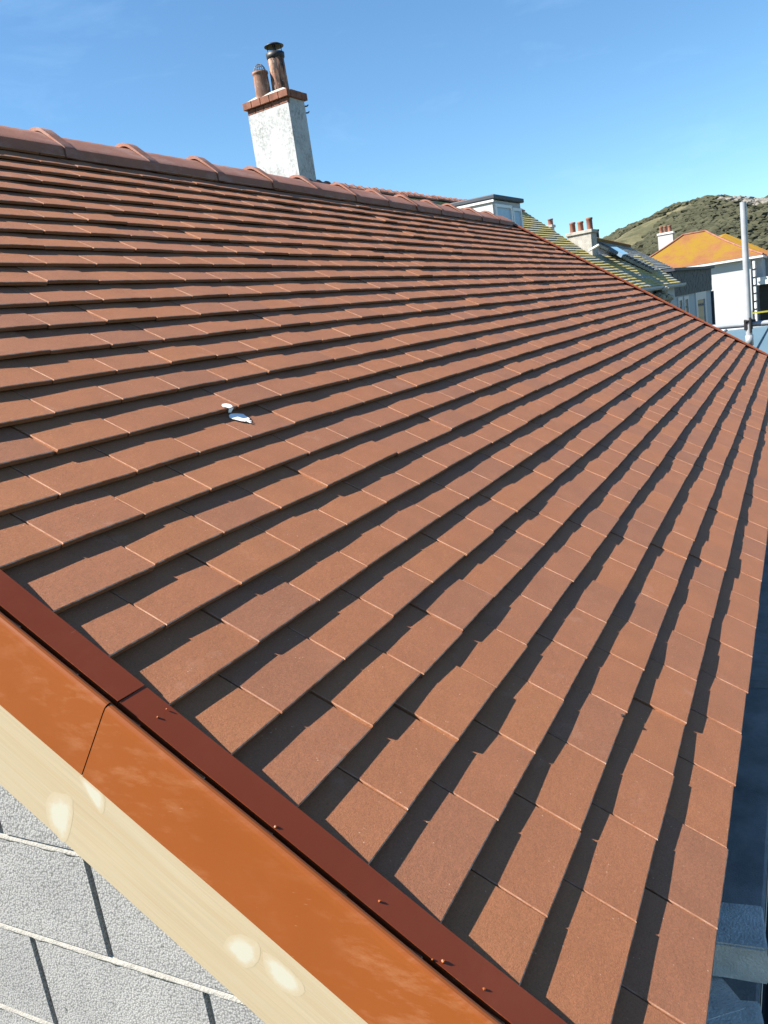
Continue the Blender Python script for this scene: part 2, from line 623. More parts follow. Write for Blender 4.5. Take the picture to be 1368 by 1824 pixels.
sc_m = MB()
rk_m = MB()
for k in range(11000):
    a = random.uniform(0.0, 13.5)
    r = 190 + 245 * math.sqrt(random.random())
    z = hill_z(a, r)
    x, y = CAM.x + r * math.cos(R(a)), CAM.y + r * math.sin(R(a))
    dens = NZ.fractal(Vector((x, y, 0)) * 0.02, 1.0, 2.0, 4)
    if dens > -0.02:
        s = random.uniform(0.35, 1.25) * (1.5 if random.random() < 0.12 else 1)
        blob(sc_m, (x, y, z + s * 0.2), s * 1.2, s * 1.5, s * 0.8, 0.4)
    elif dens < -0.12 and r > 330 and a < 6.5 and random.random() < 0.22:
        s = random.uniform(0.5, 1.7)
        blob(rk_m, (x, y, z), s * 1.2, s * 1.8, s * 0.9, 0.45)
o = build(sc_m, 'hillside_scrub', M_SCRUB, kind='stuff')
tag(o, 'dark gorse and scrub scattered over the far hillside', 'scrub')
o = build(rk_m, 'hillside_rocks', M_ROCK, kind='stuff')
tag(o, 'pale limestone outcrops on the far hillside', 'rocks')

# ------------------------------------------------------------------ the extension with the new roof
TW, G, TT = 0.165, 0.09822, 0.0136         # tile width, gauge, step at the tails
UL, UR = -0.330, 6.806                     # tiled length
NROW = 29
ext = thing('house_extension', 'block-built extension under a new roof of plain brown-red clay tiles', 'building', (3.2, 2.393, 0))

# roof deck below the tiles
YA = 2.393                                 # ridge line
ridge_v = YA / CP
db = MB()
db.prism([W(UL + .02, 0.02, -0.05), W(UL + .02, ridge_v - .02, -0.05), W(UL + .02, ridge_v - .02, -0.10), W(UL + .02, 0.02, -0.10)], (UR - UL - .04, 0, 0))
back = [Vector((UL + .02, YA * 2 - (p.y), p.z)) for p in (W(0, 0.02, -0.02), W(0, ridge_v, -0.02), W(0, ridge_v, -0.10), W(0, 0.02, -0.10))]
db.prism(back, (UR - UL - .04, 0, 0))
roof = build(db, 'roof', M_DECK, ext)


def tile_geo(mb, w, tint, camber, length=0.205):
    """a plain tile, tail at y = 0, top at z = 0; slightly arched, worn arrises"""
    nx = 4
    c = 0.0012
    ys = [0.0, 0.0020, 0.10, length]
    xs = [0.0, c, w * 0.35, w * 0.65, w - c, w]
    th = 0.0092
    vs, nX = [], len(xs)
    for iy, y in enumerate(ys):
        for ix, x in enumerate(xs):
            t = x / w
            z = camber * 4 * t * (1 - t) + (0.0006 * (1 - ((y - 0.06) / 0.06) ** 2) if y < 0.12 else 0)
            if iy == 0 or ix in (0, nX - 1):
                z -= c * 0.9
            if iy <= 1 and ix in (0, nX - 1):      # knocked-off corners at the tail
                y += 0.0024 if iy == 0 else 0.0018
            vs.append((x, y, z))
    top = len(vs)
    fs, ed = [], []
    for iy in range(len(ys) - 1):
        for ix in range(nX - 1):
            a = iy * nX + ix
            fs.append((a, a + 1, a + nX + 1, a + nX))
            ed.append(1.0 if iy == 0 else (0.35 if ix in (0, nX - 2) else 0.0))
    # bottom ring: tail and sides
    ring = list(range(nX)) + [iy * nX + nX - 1 for iy in range(1, len(ys))]
    left = [iy * nX for iy in range(len(ys) - 1, 0, -1)]
    bt = {}
    for i in ring + left:
        x, y, z = vs[i]
        bt[i] = len(vs)
        vs.append((x, y + (0.0022 if i < nX else 0.0), z - th + c))
    chain = left + ring
    for p, q in zip(chain, chain[1:]):
        fs.append((bt[p], bt[q], q, p))
        ed.append(0.0)
    mb.add(vs, fs, tint=[tint] * len(fs), edge=ed)
    return mb


def tail_wave(k, u):
    return 0.0022 * NZ.noise(Vector((u * 1.1, k * 3.7, 0))) + 0.0016 * NZ.noise(Vector((u * 5.0, k * 1.9, 4)))


TILT = math.atan(TT / G)
tiles = []
for k in range(NROW):
    if k % 2 == 0:
        edges = [UL]
        j = -1
    else:
        edges = [UL]
        j = -0.5
    while j * TW < UR - 0.03:
        edges.append(j * TW)
        j += 1
    edges.append(UR)
    for a, b in zip(edges, edges[1:]):
        tiles.append((k, a, b))


def pix(p):
    d = p - CAM
    z = d.dot(FWD)
    if z < 0.05:
        return None
    return (684 + FPX * d.dot(RIGHT) / z, 912 + FPX * d.dot(DOWN) / z)


def seen_area(k, a, b):
    if a < -0.27:
        a = -0.27
    q = [pix(W(x, y, 0)) for x, y in ((a, k * G), (b, k * G), (b, k * G + G), (a, k * G + G))]
    if any(p is None for p in q):
        return 0
    q = [(min(max(x, 0), 1368), min(max(y, 0), 1824)) for x, y in q]
    return abs(sum(q[i][0] * q[(i + 1) % 4][1] - q[(i + 1) % 4][0] * q[i][1] for i in range(4))) / 2


order = sorted(tiles, key=lambda t: -seen_area(*t))
single = set(order[:300])
TILE_MESH = {}


def tile_mesh(w, tint, cam_):
    key = (round(w, 3), tint, cam_)
    if key not in TILE_MESH:
        mb = tile_geo(MB(), w, tint, cam_)
        me = mb.mesh('tile', Vector((0, 0, 0)))
        me.materials.append(M_TILE)
        TILE_MESH[key] = me
    return TILE_MESH[key]


rest = MB()
rnd = random.Random(11)
for t in tiles:
    k, a, b = t
    gap = rnd.uniform(0.0014, 0.0034)
    w = b - a - gap
    uc = (a + b) / 2
    v = k * G + tail_wave(k, uc) + rnd.gauss(0, 0.0007)
    lift = max(0.0, rnd.gauss(0.0004, 0.0011)) + (rnd.uniform(0.001, 0.003) if rnd.random() < 0.05 else 0)
    tint = rnd.choice((0.15, 0.35, 0.45, 0.55, 0.65, 0.75, 0.85, 1.0))
    if rnd.random() < 0.08:
        tint = 0.0
    cam_ = rnd.choice((0.0002, 0.0005, 0.0008))
    yaw = rnd.gauss(0, 0.0045)
    roll = rnd.gauss(0, 0.0045)
    M4 = Matrix.Translation(W(a + gap / 2, v, lift)) @ Matrix.Rotation(PITCH - TILT, 4, 'X') @ Matrix.Rotation(yaw, 4, 'Z') @ Matrix.Rotation(roll, 4, 'Y')
    if t in single:
        o = bpy.data.objects.new('tile', tile_mesh(w if w > 0.17 or w < 0.15 else 0.1627, tint, cam_))
        link(o, roof, M4.translation)
        o.rotation_euler = M4.to_euler()
    else:
        mb = tile_geo(MB(), w, tint, cam_, min(0.205, 2.875 - v))
        rest.add([M4 @ p for p in mb.v], mb.f, tint=mb.attr['tint'], edge=mb.attr['edge'])
o = build(rest, 'tile_field', M_TILE, roof, kind='stuff')

# eaves: under-eaves course and fascia below the tile tails
fb = MB()
fb.prism([W(UL, 0.03, -0.026), W(UL, 0.20, -0.046), W(UL, 0.20, -0.056), W(UL, 0.03, -0.036)], (UR - UL, 0, 0))
build(fb, 'under_eaves_course', M_TILE, roof)
fb = MB()
fb.box(UL + .02, UR - .02, 0.055, 0.075, H - 0.17, H - 0.022)
build(fb, 'fascia_board', M_BLACK, ext)

# ridge tiles with a raised collar on the near end
RY, RZ = YA, H + 1.708
RPTS = [(0.0, 0.0), (0.016, -0.0012), (0.030, -0.0055), (0.044, -0.0135), (0.068, -0.0335), (0.092, -0.0540), (0.116, -0.0745), (0.136, -0.0915), (0.1405, -0.0970), (0.1425, -0.1330)]


def ridge_profile(top, foot):
    """hog-back section, set in from the collar by top at the crown and by foot at the edges"""
    half = []
    for i, p in enumerate(RPTS):
        a, b = RPTS[max(i - 1, 0)], RPTS[min(i + 1, len(RPTS) - 1)]
        t = Vector((b[0] - a[0], b[1] - a[1])).normalized()
        if i == 0:
            t = Vector((1, 0))
        k = min(1.0, p[0] / 0.13)
        d = top + (foot - top) * k
        half.append((p[0] + t.y * d, p[1] - t.x * d))
    return [Vector((-y, z)) for y, z in half[:0:-1]] + [Vector(h) for h in half]


def arch(mb, x0, x1, out, inn, x0b=None):
    po, pi_ = ridge_profile(*out), ridge_profile(*inn)
    n = len(po)
    vs = []
    for x in (x0, x1):
        vs += [Vector((x, p.x, p.y)) for p in po] + [Vector((x, p.x, p.y)) for p in pi_]
    fs = []
    for i in range(n - 1):
        fs.append((2 * n + i, 2 * n + i + 1, i + 1, i)[::-1])
        fs.append((n + i, n + i + 1, 3 * n + i + 1, 3 * n + i)[::-1])
        fs.append((i, i + 1, n + i + 1, n + i)[::-1])
        fs.append((3 * n + i, 3 * n + i + 1, 2 * n + i + 1, 2 * n + i)[::-1])
    fs += [(0, 2 * n, 3 * n, n), (n - 1, 2 * n - 1, 4 * n - 1, 3 * n - 1)]
    mb.add(vs, fs)


def ridge_mesh(L, bev=0.003):
    mb = MB()
    arch(mb, 0.004, L + 0.02, (0.0215, 0.004), (0.034, 0.017))
    arch(mb, -0.026, 0.026, (-0.004, -0.001), (0.0120, 0.0030))
    arch(mb, 0.006, 0.025, (0.0118, 0.0029), (0.0225, 0.006))
    me = mb.mesh('ridge_tile', Vector((0, 0, 0)))
    me.materials.append(M_RIDGE)
    bm = bmesh.new()
    bm.from_mesh(me)
    bmesh.ops.recalc_face_normals(bm, faces=bm.faces)
    ed = [e for e in bm.edges if len(e.link_faces) == 2 and e.calc_face_angle() > R(55)]
    bmesh.ops.bevel(bm, geom=ed, offset=bev, segments=2, affect='EDGES', clamp_overlap=True)
    for f in bm.faces:
        f.smooth = True
    for e in bm.edges:
        if len(e.link_faces) == 2 and e.calc_face_angle() > R(22):
            e.smooth = False
    bm.to_mesh(me)
    bm.free()
    return me


RS = 0.450
rm_full = ridge_mesh(RS)
u = 1.450 - RS * 4 + 0.012
while u < UR - 0.05:
    L = min(RS, UR + 0.02 - u)
    me = rm_full if L > RS - 0.01 else ridge_mesh(L)
    o = bpy.data.objects.new('ridge_tile', me)
    link(o, roof, (u, RY + rnd.gauss(0, 0.002), RZ + rnd.gauss(0, 0.0025)))
    o.rotation_euler = (rnd.gauss(0, 0.008), rnd.gauss(0, 0.004), rnd.gauss(0, 0.004))
    u += RS
fb = MB()
fb.box(UL + .03, UR - .03, RY - 0.030, RY + 0.030, RZ - 0.09, RZ - 0.045)
build(fb, 'ridge_filler', M_DARKFILL, roof)

# verge trims: flat flange over the tiles, gutter groove, rounded rim and deep face
def trim_profile(cap):
    """(u offset, n) outline of the metal, u growing inwards from the outer face"""
    if not cap:
        return [(0.068, 0.0030), (0.0235, 0.0050), (0.0225, 0.0020), (0.0225, -0.012), (0.0140, -0.0122)]
    P = [(0.0205, -0.0145), (0.0125, -0.0145), (0.0125, 0.0075)]
    for i in range(7):
        t = math.pi * i / 6
        P.append((0.0068 + 0.0057 * math.cos(t), 0.0075 + 0.0050 * math.sin(t)))
    P += [(0.0006, 0.000), (0.0, -0.104), (0.004, -0.107)]
    return P


def trim_piece(v0, v1, uo, sgn, name, parent, lift=0.0, cap=True):
    if cap:
        trim_piece(v0, v1, uo, sgn, 'verge_flange', parent, lift, False)
    prof = trim_profile(cap)
    # offset outline to give the sheet its thickness
    n = len(prof)
    th = 0.0014
    inn = []
    for i in range(n):
        a, b = Vector(prof[max(i - 1, 0)]), Vector(prof[min(i + 1, n - 1)])
        t = (b - a).normalized()
        inn.append(Vector(prof[i]) + Vector((-t.y, t.x)) * th)
    mb = MB()
    vs = []
    segs = 24
    for q in range(segs + 1):
        v = v0 + (v1 - v0) * q / segs
        wob = 0.0007 * NZ.noise(Vector((v * 5, sgn, lift * 90)))
        for p in prof:
            vs.append(W(uo + sgn * (p[0]) + wob, v, p[1] + lift + wob))
        for p in inn:
            vs.append(W(uo + sgn * (p[0]) + wob, v, p[1] + lift + wob))
    N2 = 2 * n
    fs = []
    for q in range(segs):
        o0, o1 = q * N2, (q + 1) * N2
        for i in range(n - 1):
            fs.append((o0 + i, o0 + i + 1, o1 + i + 1, o1 + i))
            fs.append((o0 + n + i, o1 + n + i, o1 + n + i + 1, o0 + n + i + 1))
        fs.append((o0, o1, o1 + n, o0 + n))
        fs.append((o0 + n - 1, o0 + 2 * n - 1, o1 + 2 * n - 1, o1 + n - 1))
    for o0 in (0, segs * N2):
        for i in range(n - 1):
            fs.append((o0 + i, o0 + n + i, o0 + n + i + 1, o0 + i + 1))
    mb.add(vs, fs, smooth=False)
    o = build(mb, name, M_TRIM if cap else M_FLANGE, parent)
    bm = bmesh.new()
    bm.from_mesh(o.data)
    bmesh.ops.recalc_face_normals(bm, faces=bm.faces)
    bm.to_mesh(o.data)
    bm.free()
    for p in o.data.polygons:
        p.use_smooth = False
    return o


UO = -0.3395
near1 = trim_piece(-0.03, 0.7262, UO, 1, 'verge_trim', roof, 0.0)
near2 = trim_piece(0.7275, 2.80, UO - 0.0004, 1, 'verge_trim', roof, 0.0010)
far1 = trim_piece(-0.03, 1.30, UR + 0.042, -1, 'verge_trim', roof, 0.004)
far2 = trim_piece(1.3015, 2.84, UR + 0.042, -1, 'verge_trim', roof, 0.005)

# grit and crumbs of mortar left lying on the flange
gr = random.Random(3)
for px, py in [(281, 1277), (297, 1263), (491, 1473), (676, 1605), (770, 1709), (789, 1712), (862, 1761)]:
    p = hit(px, py, W(0, 0, 0.0052), W(0, 0, 1) - W(0, 0, 0))
    s = gr.uniform(0.0011, 0.0024)
    mb = MB()
    mb.add([p + Vector((v.x * s * gr.uniform(.7, 1.3), v.y * s * gr.uniform(.7, 1.3), v.z * s * gr.uniform(.6, 1))) for v in ICO_V], ICO_F)
    o = build(mb, 'crumb', M_TRIM)
    tag(o, 'tiny crumb of grit lying on the flat flange of the verge trim', 'grit', 'crumbs on the verge trim')

for px, py, sz, mt, lb in ((1114, 1277, 0.0038, M_BLACK, 'small dark clump of dirt on a tile tail near the eaves'),):
    p = hit(px, py, W(0, 0, 0.001), W(0, 0, 1) - W(0, 0, 0)) + Vector((0, 0.004, 0.0025))
    mb = MB()
    for q in range(3):
        blob(mb, p + Vector((gr.gauss(0, sz * .6), gr.gauss(0, sz * .5), gr.gauss(0, sz * .2))), sz, sz * .8, sz * .6, 0.35)
    tag(build(mb, 'debris', mt), lb, 'debris')

# barge board under the near trim
bb = MB()
bu0, bu1 = -0.3345, -0.3155
bb.prism([W(bu0, 0.06, -0.06), W(bu0, 2.86, -0.06), W(bu0, 2.86, -0.232), W(bu0, 0.06, -0.232)], (bu1 - bu0, 0, 0))
barge = build(bb, 'barge_board', M_TIMBER, ext, bevel=0.0015)


def splat(name, pts, uplane, mat, parent, rs=1):
    """smear of filler, thick in the middle and feathered out to nothing at the rim"""
    q = [hit(px, py, (uplane, 0, 0), Vector((1, 0, 0))) for px, py in pts]
    rr = random.Random(rs)
    for _ in range(2):
        q = [a.lerp(b, t) for a, b in zip(q, q[1:] + q[:1]) for t in (0.25, 0.75)]
    c = sum(q, Vector((0, 0, 0))) / len(q)
    vs, fade = [], []
    rings = ((1.35, 0.0, 0.00012), (1.0, 0.35, 0.00014), (0.72, 0.85, 0.00015), (0.4, 1.0, 0.00016))
    for k, f, h in rings:
        for p in q:
            d = (p - c) * k * (1 + rr.gauss(0, 0.025))
            vs.append(Vector((uplane - h, c.y + d.y, c.z + d.z)))
            fade.append(f)
    n = len(q)
    vs.append(Vector((uplane - 0.00016, c.y, c.z)))
    fade.append(1.0)
    fs = []
    for k in range(3):
        fs += [(k * n + i, k * n + (i + 1) % n, (k + 1) * n + (i + 1) % n, (k + 1) * n + i) for i in range(n)]
    fs += [(3 * n + i, 3 * n + (i + 1) % n, 4 * n) for i in range(n)]
    o = build(MB().add(vs, fs, smooth=True), name, mat, parent)
    at_ = o.data.attributes.new('fade', 'FLOAT', 'POINT')
    at_.data.foreach_set('value', fade)
    return o


splat('filler_patch', [(87, 1424), (122, 1424), (126, 1452), (116, 1494), (103, 1482), (90, 1462)], bu0, M_FILLER, barge, rs=2)
splat('filler_patch', [(402, 1686), (425, 1668), (458, 1686), (452, 1712), (436, 1720), (418, 1702)], bu0, M_FILLER, barge, rs=3)
splat('filler_patch', [(473, 1702), (500, 1716), (536, 1752), (526, 1770), (486, 1748)], bu0, M_FILLER, barge, rs=5)
splat('filler_patch', [(146, 1386), (178, 1412), (183, 1424), (180, 1446), (168, 1430), (152, 1404)], bu0, M_FILLER, barge, rs=4)

# bottom board end shadowed wall: block-built gable
WU = -0.3150                                # outer face of the blocks
BH, BL, J = 0.1590, 0.3150, 0.0075
Z1, Y1 = H + 0.035, 0.720                   # a bed joint and a perpend of the course above it
wall_y0, wall_y1 = 0.25, 2 * YA - 0.25
core = MB()
core_poly = [Vector((WU + 0.0065, wall_y0, 0)), Vector((WU + 0.0065, wall_y0, H + wall_y0 * SP / CP - 0.10)), Vector((WU + 0.0065, YA, H + YA * SP / CP - 0.10)),
             Vector((WU + 0.0065, wall_y1, H + (2 * YA - wall_y1) * SP / CP - 0.10)), Vector((WU + 0.0065, wall_y1, 0))]
core.prism(core_poly, (0.10, 0, 0))
wall = build(core, 'gable_wall', M_MORTAR, ext)


def block_mesh(y0, y1, z0, z1, origin):
    bm = bmesh.new()
    x0, x1 = WU, WU + 0.05
    vs = [bm.verts.new((x, y, z)) for x in (x0, x1) for y in (y0, y1) for z in (z0, z1)]
    for f in ((0, 1, 3, 2), (4, 6, 7, 5), (0, 4, 5, 1), (2, 3, 7, 6), (0, 2, 6, 4), (1, 5, 7, 3)):
        bm.faces.new([vs[i] for i in f])
    cut = False
    for yy, sg in ((0.0, 1), (2 * YA, -1)):
        no = Vector((0, -SP * sg, CP))
        co = Vector((0, yy, H)) - no * 0.085
        if max((v.co - co).dot(no) for v in bm.verts) > 0:
            cut = True
            gm = bm.verts[:] + bm.edges[:] + bm.faces[:]
            res = bmesh.ops.bisect_plane(bm, geom=gm, plane_co=co, plane_no=no, clear_outer=True)
            if len(bm.faces) < 4:
                bm.free()
                return None, True
            ed = [e for e in res['geom_cut'] if isinstance(e, bmesh.types.BMEdge)]
            bmesh.ops.holes_fill(bm, edges=ed)
    bmesh.ops.recalc_face_normals(bm, faces=bm.faces)
    bmesh.ops.bevel(bm, geom=[e for e in bm.edges if all(v.co.x < WU + 0.001 for v in e.verts)], offset=0.0016, segments=1, affect='EDGES')
    for v in bm.verts:
        v.co -= origin
    me = bpy.data.meshes.new('block')
    bm.to_mesh(me)
    bm.free()
    me.materials.append(M_BLOCK)
    return me, cut


FULL = None
bed_rows = []
i0 = -int((Z1 - 0.0) / BH)
for i in range(i0, 40):
    zb = Z1 + i * BH
    bed_rows.append(zb)
    off = Y1 if i % 2 == 0 else Y1 + BL / 2
    j0 = int(math.floor((wall_y0 - off) / BL))
    for j in range(j0, j0 + 16):
        y0, y1 = off + j * BL + J / 2, off + (j + 1) * BL - J / 2
        y0, y1 = max(y0, wall_y0), min(y1, wall_y1)
        if y1 - y0 < 0.03:
            continue
        z0, z1 = max(zb + J / 2, 0.0), zb + BH - J / 2
        yn = min(max(YA, y0), y1)
        if z0 > H + (YA - abs(yn - YA)) * SP / CP - 0.13:
            continue
        org = Vector((WU, (y0 + y1) / 2, z0))
        whole = abs((y1 - y0) - (BL - J)) < 1e-5 and z0 > 0
        if whole and FULL is not None and z1 < H + (YA - max(abs(y0 - YA), abs(y1 - YA))) * SP / CP - 0.15:
            me = FULL
        else:
            me, cut = block_mesh(y0, y1, z0, z1, org)
            if me is None:
                continue
            if whole and not cut:
                FULL = me
        o = bpy.data.objects.new('block', me)
        link(o, wall, org + Vector((rnd.gauss(0, 0.0007), 0, 0)))
# struck bed joints, slightly proud and ragged
for bi, zb in enumerate(bed_rows):
    half = (H + 1.62 - zb) * CP / SP
    ya, yb = max(wall_y0, YA - half), min(wall_y1, YA + half)
    if yb - ya < 0.1 or zb < 0.02:
        continue
    mb = MB()
    n = int((yb - ya) / 0.006) if zb > H - 0.7 else 24
    vs = []
    for q in range(n + 1):
        y = ya + (yb - ya) * q / n
        w1 = 0.0022 * NZ.fractal(Vector((y * 22, bi * 5.1, 0)), 1, 2, 4)
        w2 = 0.0026 * NZ.fractal(Vector((y * 26, bi * 5.1, 7)), 1, 2, 4)
        w3 = 0.0016 * NZ.fractal(Vector((y * 40, bi * 5.1, 3)), 1, 2, 4)
        vs += [Vector((WU + 0.0068, y, zb + J / 2 + 0.001)), Vector((WU + 0.0050 + w3, y, zb + J * 0.38 + w1 * 0.4)), Vector((WU - 0.0006 + w3, y, zb - J * 0.40 + w2 * 0.5)), Vector((WU - 0.0002, y, zb - J * 0.60 - abs(w2) * 1.6)), Vector((WU + 0.0068, y, zb - J / 2))]
    mb.add(vs, [(q * 5 + i, q * 5 + i + 1, q * 5 + i + 6, q * 5 + i + 5) for q in range(n) for i in range(4)], smooth=True)
    build(mb, 'bed_joint', M_MORTAR, wall)

# the other outer walls, out of the picture
mb = MB()
mb.box(WU + 0.12, UR - 0.03, 0.25, 0.35, 0, H + 0.02)
build(mb, 'eaves_wall', M_GREYWALL, ext)
mb = MB()
mb.box(WU + 0.12, UR - 0.03, 2 * YA - 0.35, 2 * YA - 0.25, 0, H + 0.02)
build(mb, 'rear_wall', M_GREYWALL, ext)
mb = MB()
mb.prism([Vector((UR - 0.03, p.y, p.z)) for p in core_poly], (0.1, 0, 0))
build(mb, 'gable_wall', M_GREYWALL, ext)

# bird dropping on two tiles
mb = MB()
rr = random.Random(5)


def daub(mb, u0, v0, n0, pts):
    base = [W(u0 + a, v0 + b, n0 - TT / G * b) for a, b in pts]
    mb.prism(base, (W(0, 0, 0.0007) - W(0, 0, 0)))


ring = [(math.cos(2 * math.pi * i / 14), math.sin(2 * math.pi * i / 14)) for i in range(14)]
P1 = hit(411, 727, W(0, 0, 0.002), W(0, 0, 1) - W(0, 0, 0))
v1 = 12 * G
daub(mb, P1.x, v1, 0.003, [(c * 0.013 * rr.uniform(.85, 1.15), max(0.0002, 0.010 + s * 0.011 * rr.uniform(.85, 1.15))) for c, s in ring])
mb.add([W(P1.x + a, v1 - 0.0015, n) for a, n in ((-.009, .003), (.008, .003), (.005, -.0085), (-.006, -.007))], [(0, 1, 2, 3)])
daub(mb, P1.x + 0.002, v1 - G + 0.0, 0.0028, [(c * 0.024 * rr.uniform(.8, 1.15) + 0.002, 0.073 + s * 0.020 * rr.uniform(.8, 1.1)) for c, s in ring])
for du, l, wd in ((0.004, 0.050, 0.0022), (0.012, 0.045, 0.0018), (-0.004, 0.040, 0.0015)):
    daub(mb, P1.x + du, v1 - G, 0.0029, [(-wd, 0.07), (wd, 0.07), (wd * 1.2, 0.07 - (l - .025)), (0.0, 0.07 - (l - .022)), (-wd, 0.07 - (l - .025))])
o = build(mb, 'bird_dropping', M_DROP)
tag(o, 'white bird dropping splashed over two overlapping tiles', 'bird dropping')

# narrow felted ledge and gutter below the eaves, loose concrete bricks on it
LZ = H - 0.360
led = thing('felted_ledge', 'dark felt-covered ledge in shade below the tile eaves', 'ledge', (3.2, 0.1, 0))
mb = MB()
mb.box(-0.30, 7.3, -0.020, 0.25, LZ - 0.03, LZ)
sheet = build(mb, 'felt_sheet', M_FELT, led, bevel=0.006)
for xx in (1.42, 3.05, 4.9):
    mb = MB()
    mb.prism([Vector((xx, -0.022, LZ + .0006)), Vector((xx + 0.14, -0.022, LZ + 0.0006)), Vector((xx + 0.15, -0.022, LZ + 0.010)), Vector((xx + 0.02, -0.022, LZ + 0.016))], (0, 0.26, 0))
    build(mb, 'felt_lap', M_FELT, led)
mb = MB()
mb.box(-0.28, 7.28, 0.0, 0.24, 0, LZ - 0.032)
build(mb, 'ledge_wall', M_GREYWALL, led)
mb = MB()
gp = [(-0.115, 0.0), (-0.112, -0.03), (-0.095, -0.06), (-0.065, -0.072), (-0.035, -0.06), (-0.018, -0.03), (-0.015, 0.0), (-0.018, 0.0), (-0.021, -0.029), (-0.037, -0.057), (-0.065, -0.068), (-0.093, -0.057), (-0.109, -0.029), (-0.112, 0.0)]
mb.prism([Vector((-0.30, y - 0.008, LZ - 0.006 + z)) for y, z in gp], (7.6, 0, 0))
build(mb, 'gutter', M_BLACK, led)


def loose_brick(cx, cy, cz, rz, label, tilt=0.0, size=(0.10, 0.205, 0.066), seed=0):
    bm = bmesh.new()
    bmesh.ops.create_cube(bm, size=1)
    bmesh.ops.scale(bm, vec=size, verts=bm.verts)
    bmesh.ops.bevel(bm, geom=bm.edges[:], offset=0.003, segments=2, affect='EDGES')
    bmesh.ops.subdivide_edges(bm, edges=[e for e in bm.edges if e.calc_length() > 0.02], cuts=6, use_grid_fill=True)
    for v in bm.verts:
        q = v.co * 60 + Vector((seed * 13, 0, 0))
        v.co += Vector((NZ.noise(q), NZ.noise(q + Vector((9, 0, 0))), NZ.noise(q + Vector((0, 9, 0))))) * 0.0016
    me = bpy.data.meshes.new('concrete_brick')
    bm.to_mesh(me)
    bm.free()
    me.materials.append(M_CBRICK)
    o = bpy.data.objects.new('concrete_brick', me)
    link(o, None, (cx, cy, cz))
    o.rotation_euler = (tilt, 0, rz)
    return tag(o, label, 'brick')


loose_brick(0.283, 0.069, LZ + 0.066 * 1.5 + 0.002, R(6), 'loose pale concrete brick lying across two others below the eaves', seed=1)
loose_brick(0.241, 0.092, LZ + 0.033, R(-52), 'loose concrete brick set slantwise under the crossing brick', seed=2)
loose_brick(0.153, 0.019, LZ + 0.033, R(12), 'loose grey concrete brick lying flat beside the slanted one', size=(0.10, 0.11, 0.064), seed=3)

# ------------------------------------------------------------------ scaffold at the far verge
scf = thing('scaffold', 'galvanised steel scaffold pole with a clamped cross tube beyond the far verge', 'scaffold', (at(1335, 605, 8.0).x, at(1335, 605, 8.0).y, 0))
pt, pb = at(1322, 360, 8.0), at(1335, 605, 8.0)
mb = MB().tube((pb.x, pb.y, 0), (pb.x, pb.y, pt.z), 0.0265, n=20)
pole = build(mb, 'pole', M_STEEL, scf)
ra, rb = at(1262, 584, 8.06), at(1368, 575, 8.06)
dr = (rb - ra)
mb = MB().tube(ra - dr * 2.0, rb + dr * 3.0, 0.024, n=16)
build(mb, 'cross_tube', M_STEEL, scf)
kp = at(1333, 578, 8.02)
mb = MB()
mb.box(kp.x - 0.045, kp.x + 0.055, kp.y - 0.034, kp.y + 0.034, kp.z - 0.045, kp.z + 0.045)
mb.tube((kp.x - 0.05, kp.y + 0.02, kp.z + 0.03), (kp.x - 0.02, kp.y - 0.06, kp.z + 0.03), 0.012, n=8)
mb.tube((kp.x - 0.05, kp.y - 0.02, kp.z - 0.07), (kp.x - 0.05, kp.y - 0.02, kp.z + 0.06), 0.012, n=8)
build(mb, 'coupler', M_BLACK, scf, bevel=0.008)
mb = MB().lathe((pb.x, pb.y, pb.z + 0.01), [(0.027, -0.06), (0.033, -0.06), (0.033, 0.03), (0.027, 0.03)], 16)
build(mb, 'joint_sleeve', M_STEEL, scf)

# ------------------------------------------------------------------ house A (mossy roof, white chimney, dormer)
ZR = 3.05
A0 = Vector((4.80 * ZR, 2.73 * ZR))
E1 = Vector((math.cos(R(4.5)), -math.sin(R(4.5))))
E2 = Vector((-E1.y, E1.x))
TA = 0.84


def HA(al, dn, z):
    q = A0 + E1 * al - E2 * dn
    return Vector((CAM.x + q.x, CAM.y + q.y, CAM.z + z))


def ha_roof(dn, lift=0.0):
    return ZR - 0.06 - TA * abs(dn) + lift


E1v = Vector((E1.x, E1.y, 0))
E2v = Vector((E2.x, E2.y, 0))
ha = thing('terraced_house', 'house with mossy tiled roof, white chimney and flat-topped dormer', 'house', HA(8, 1.0, -CAM.z))
mb = MB()
# walls as a closed body under the roof
pl = [HA(-0.7, 3.15, -CAM.z), HA(-0.7, 3.15, ha_roof(3.15) - 0.12), HA(-0.7, 0, ha_roof(0) - 0.12), HA(-0.7, -3.15, ha_roof(3.15) - 0.12), HA(-0.7, -3.15, -CAM.z)]
mb.prism(pl, E1v * 11.45)
build(mb, 'wall', M_GREYWALL, ha)
mb = MB()
pl = [HA(10.76, 3.15, -CAM.z), HA(10.76, 3.15, ha_roof(3.15) - 0.12), HA(10.76, 2.02, ha_roof(2.02) - 0.12), HA(10.76, 2.02, -CAM.z)]
mb.prism(pl, E1v * 5.5)
build(mb, 'rear_wing_wall', M_GREYWALL, ha)


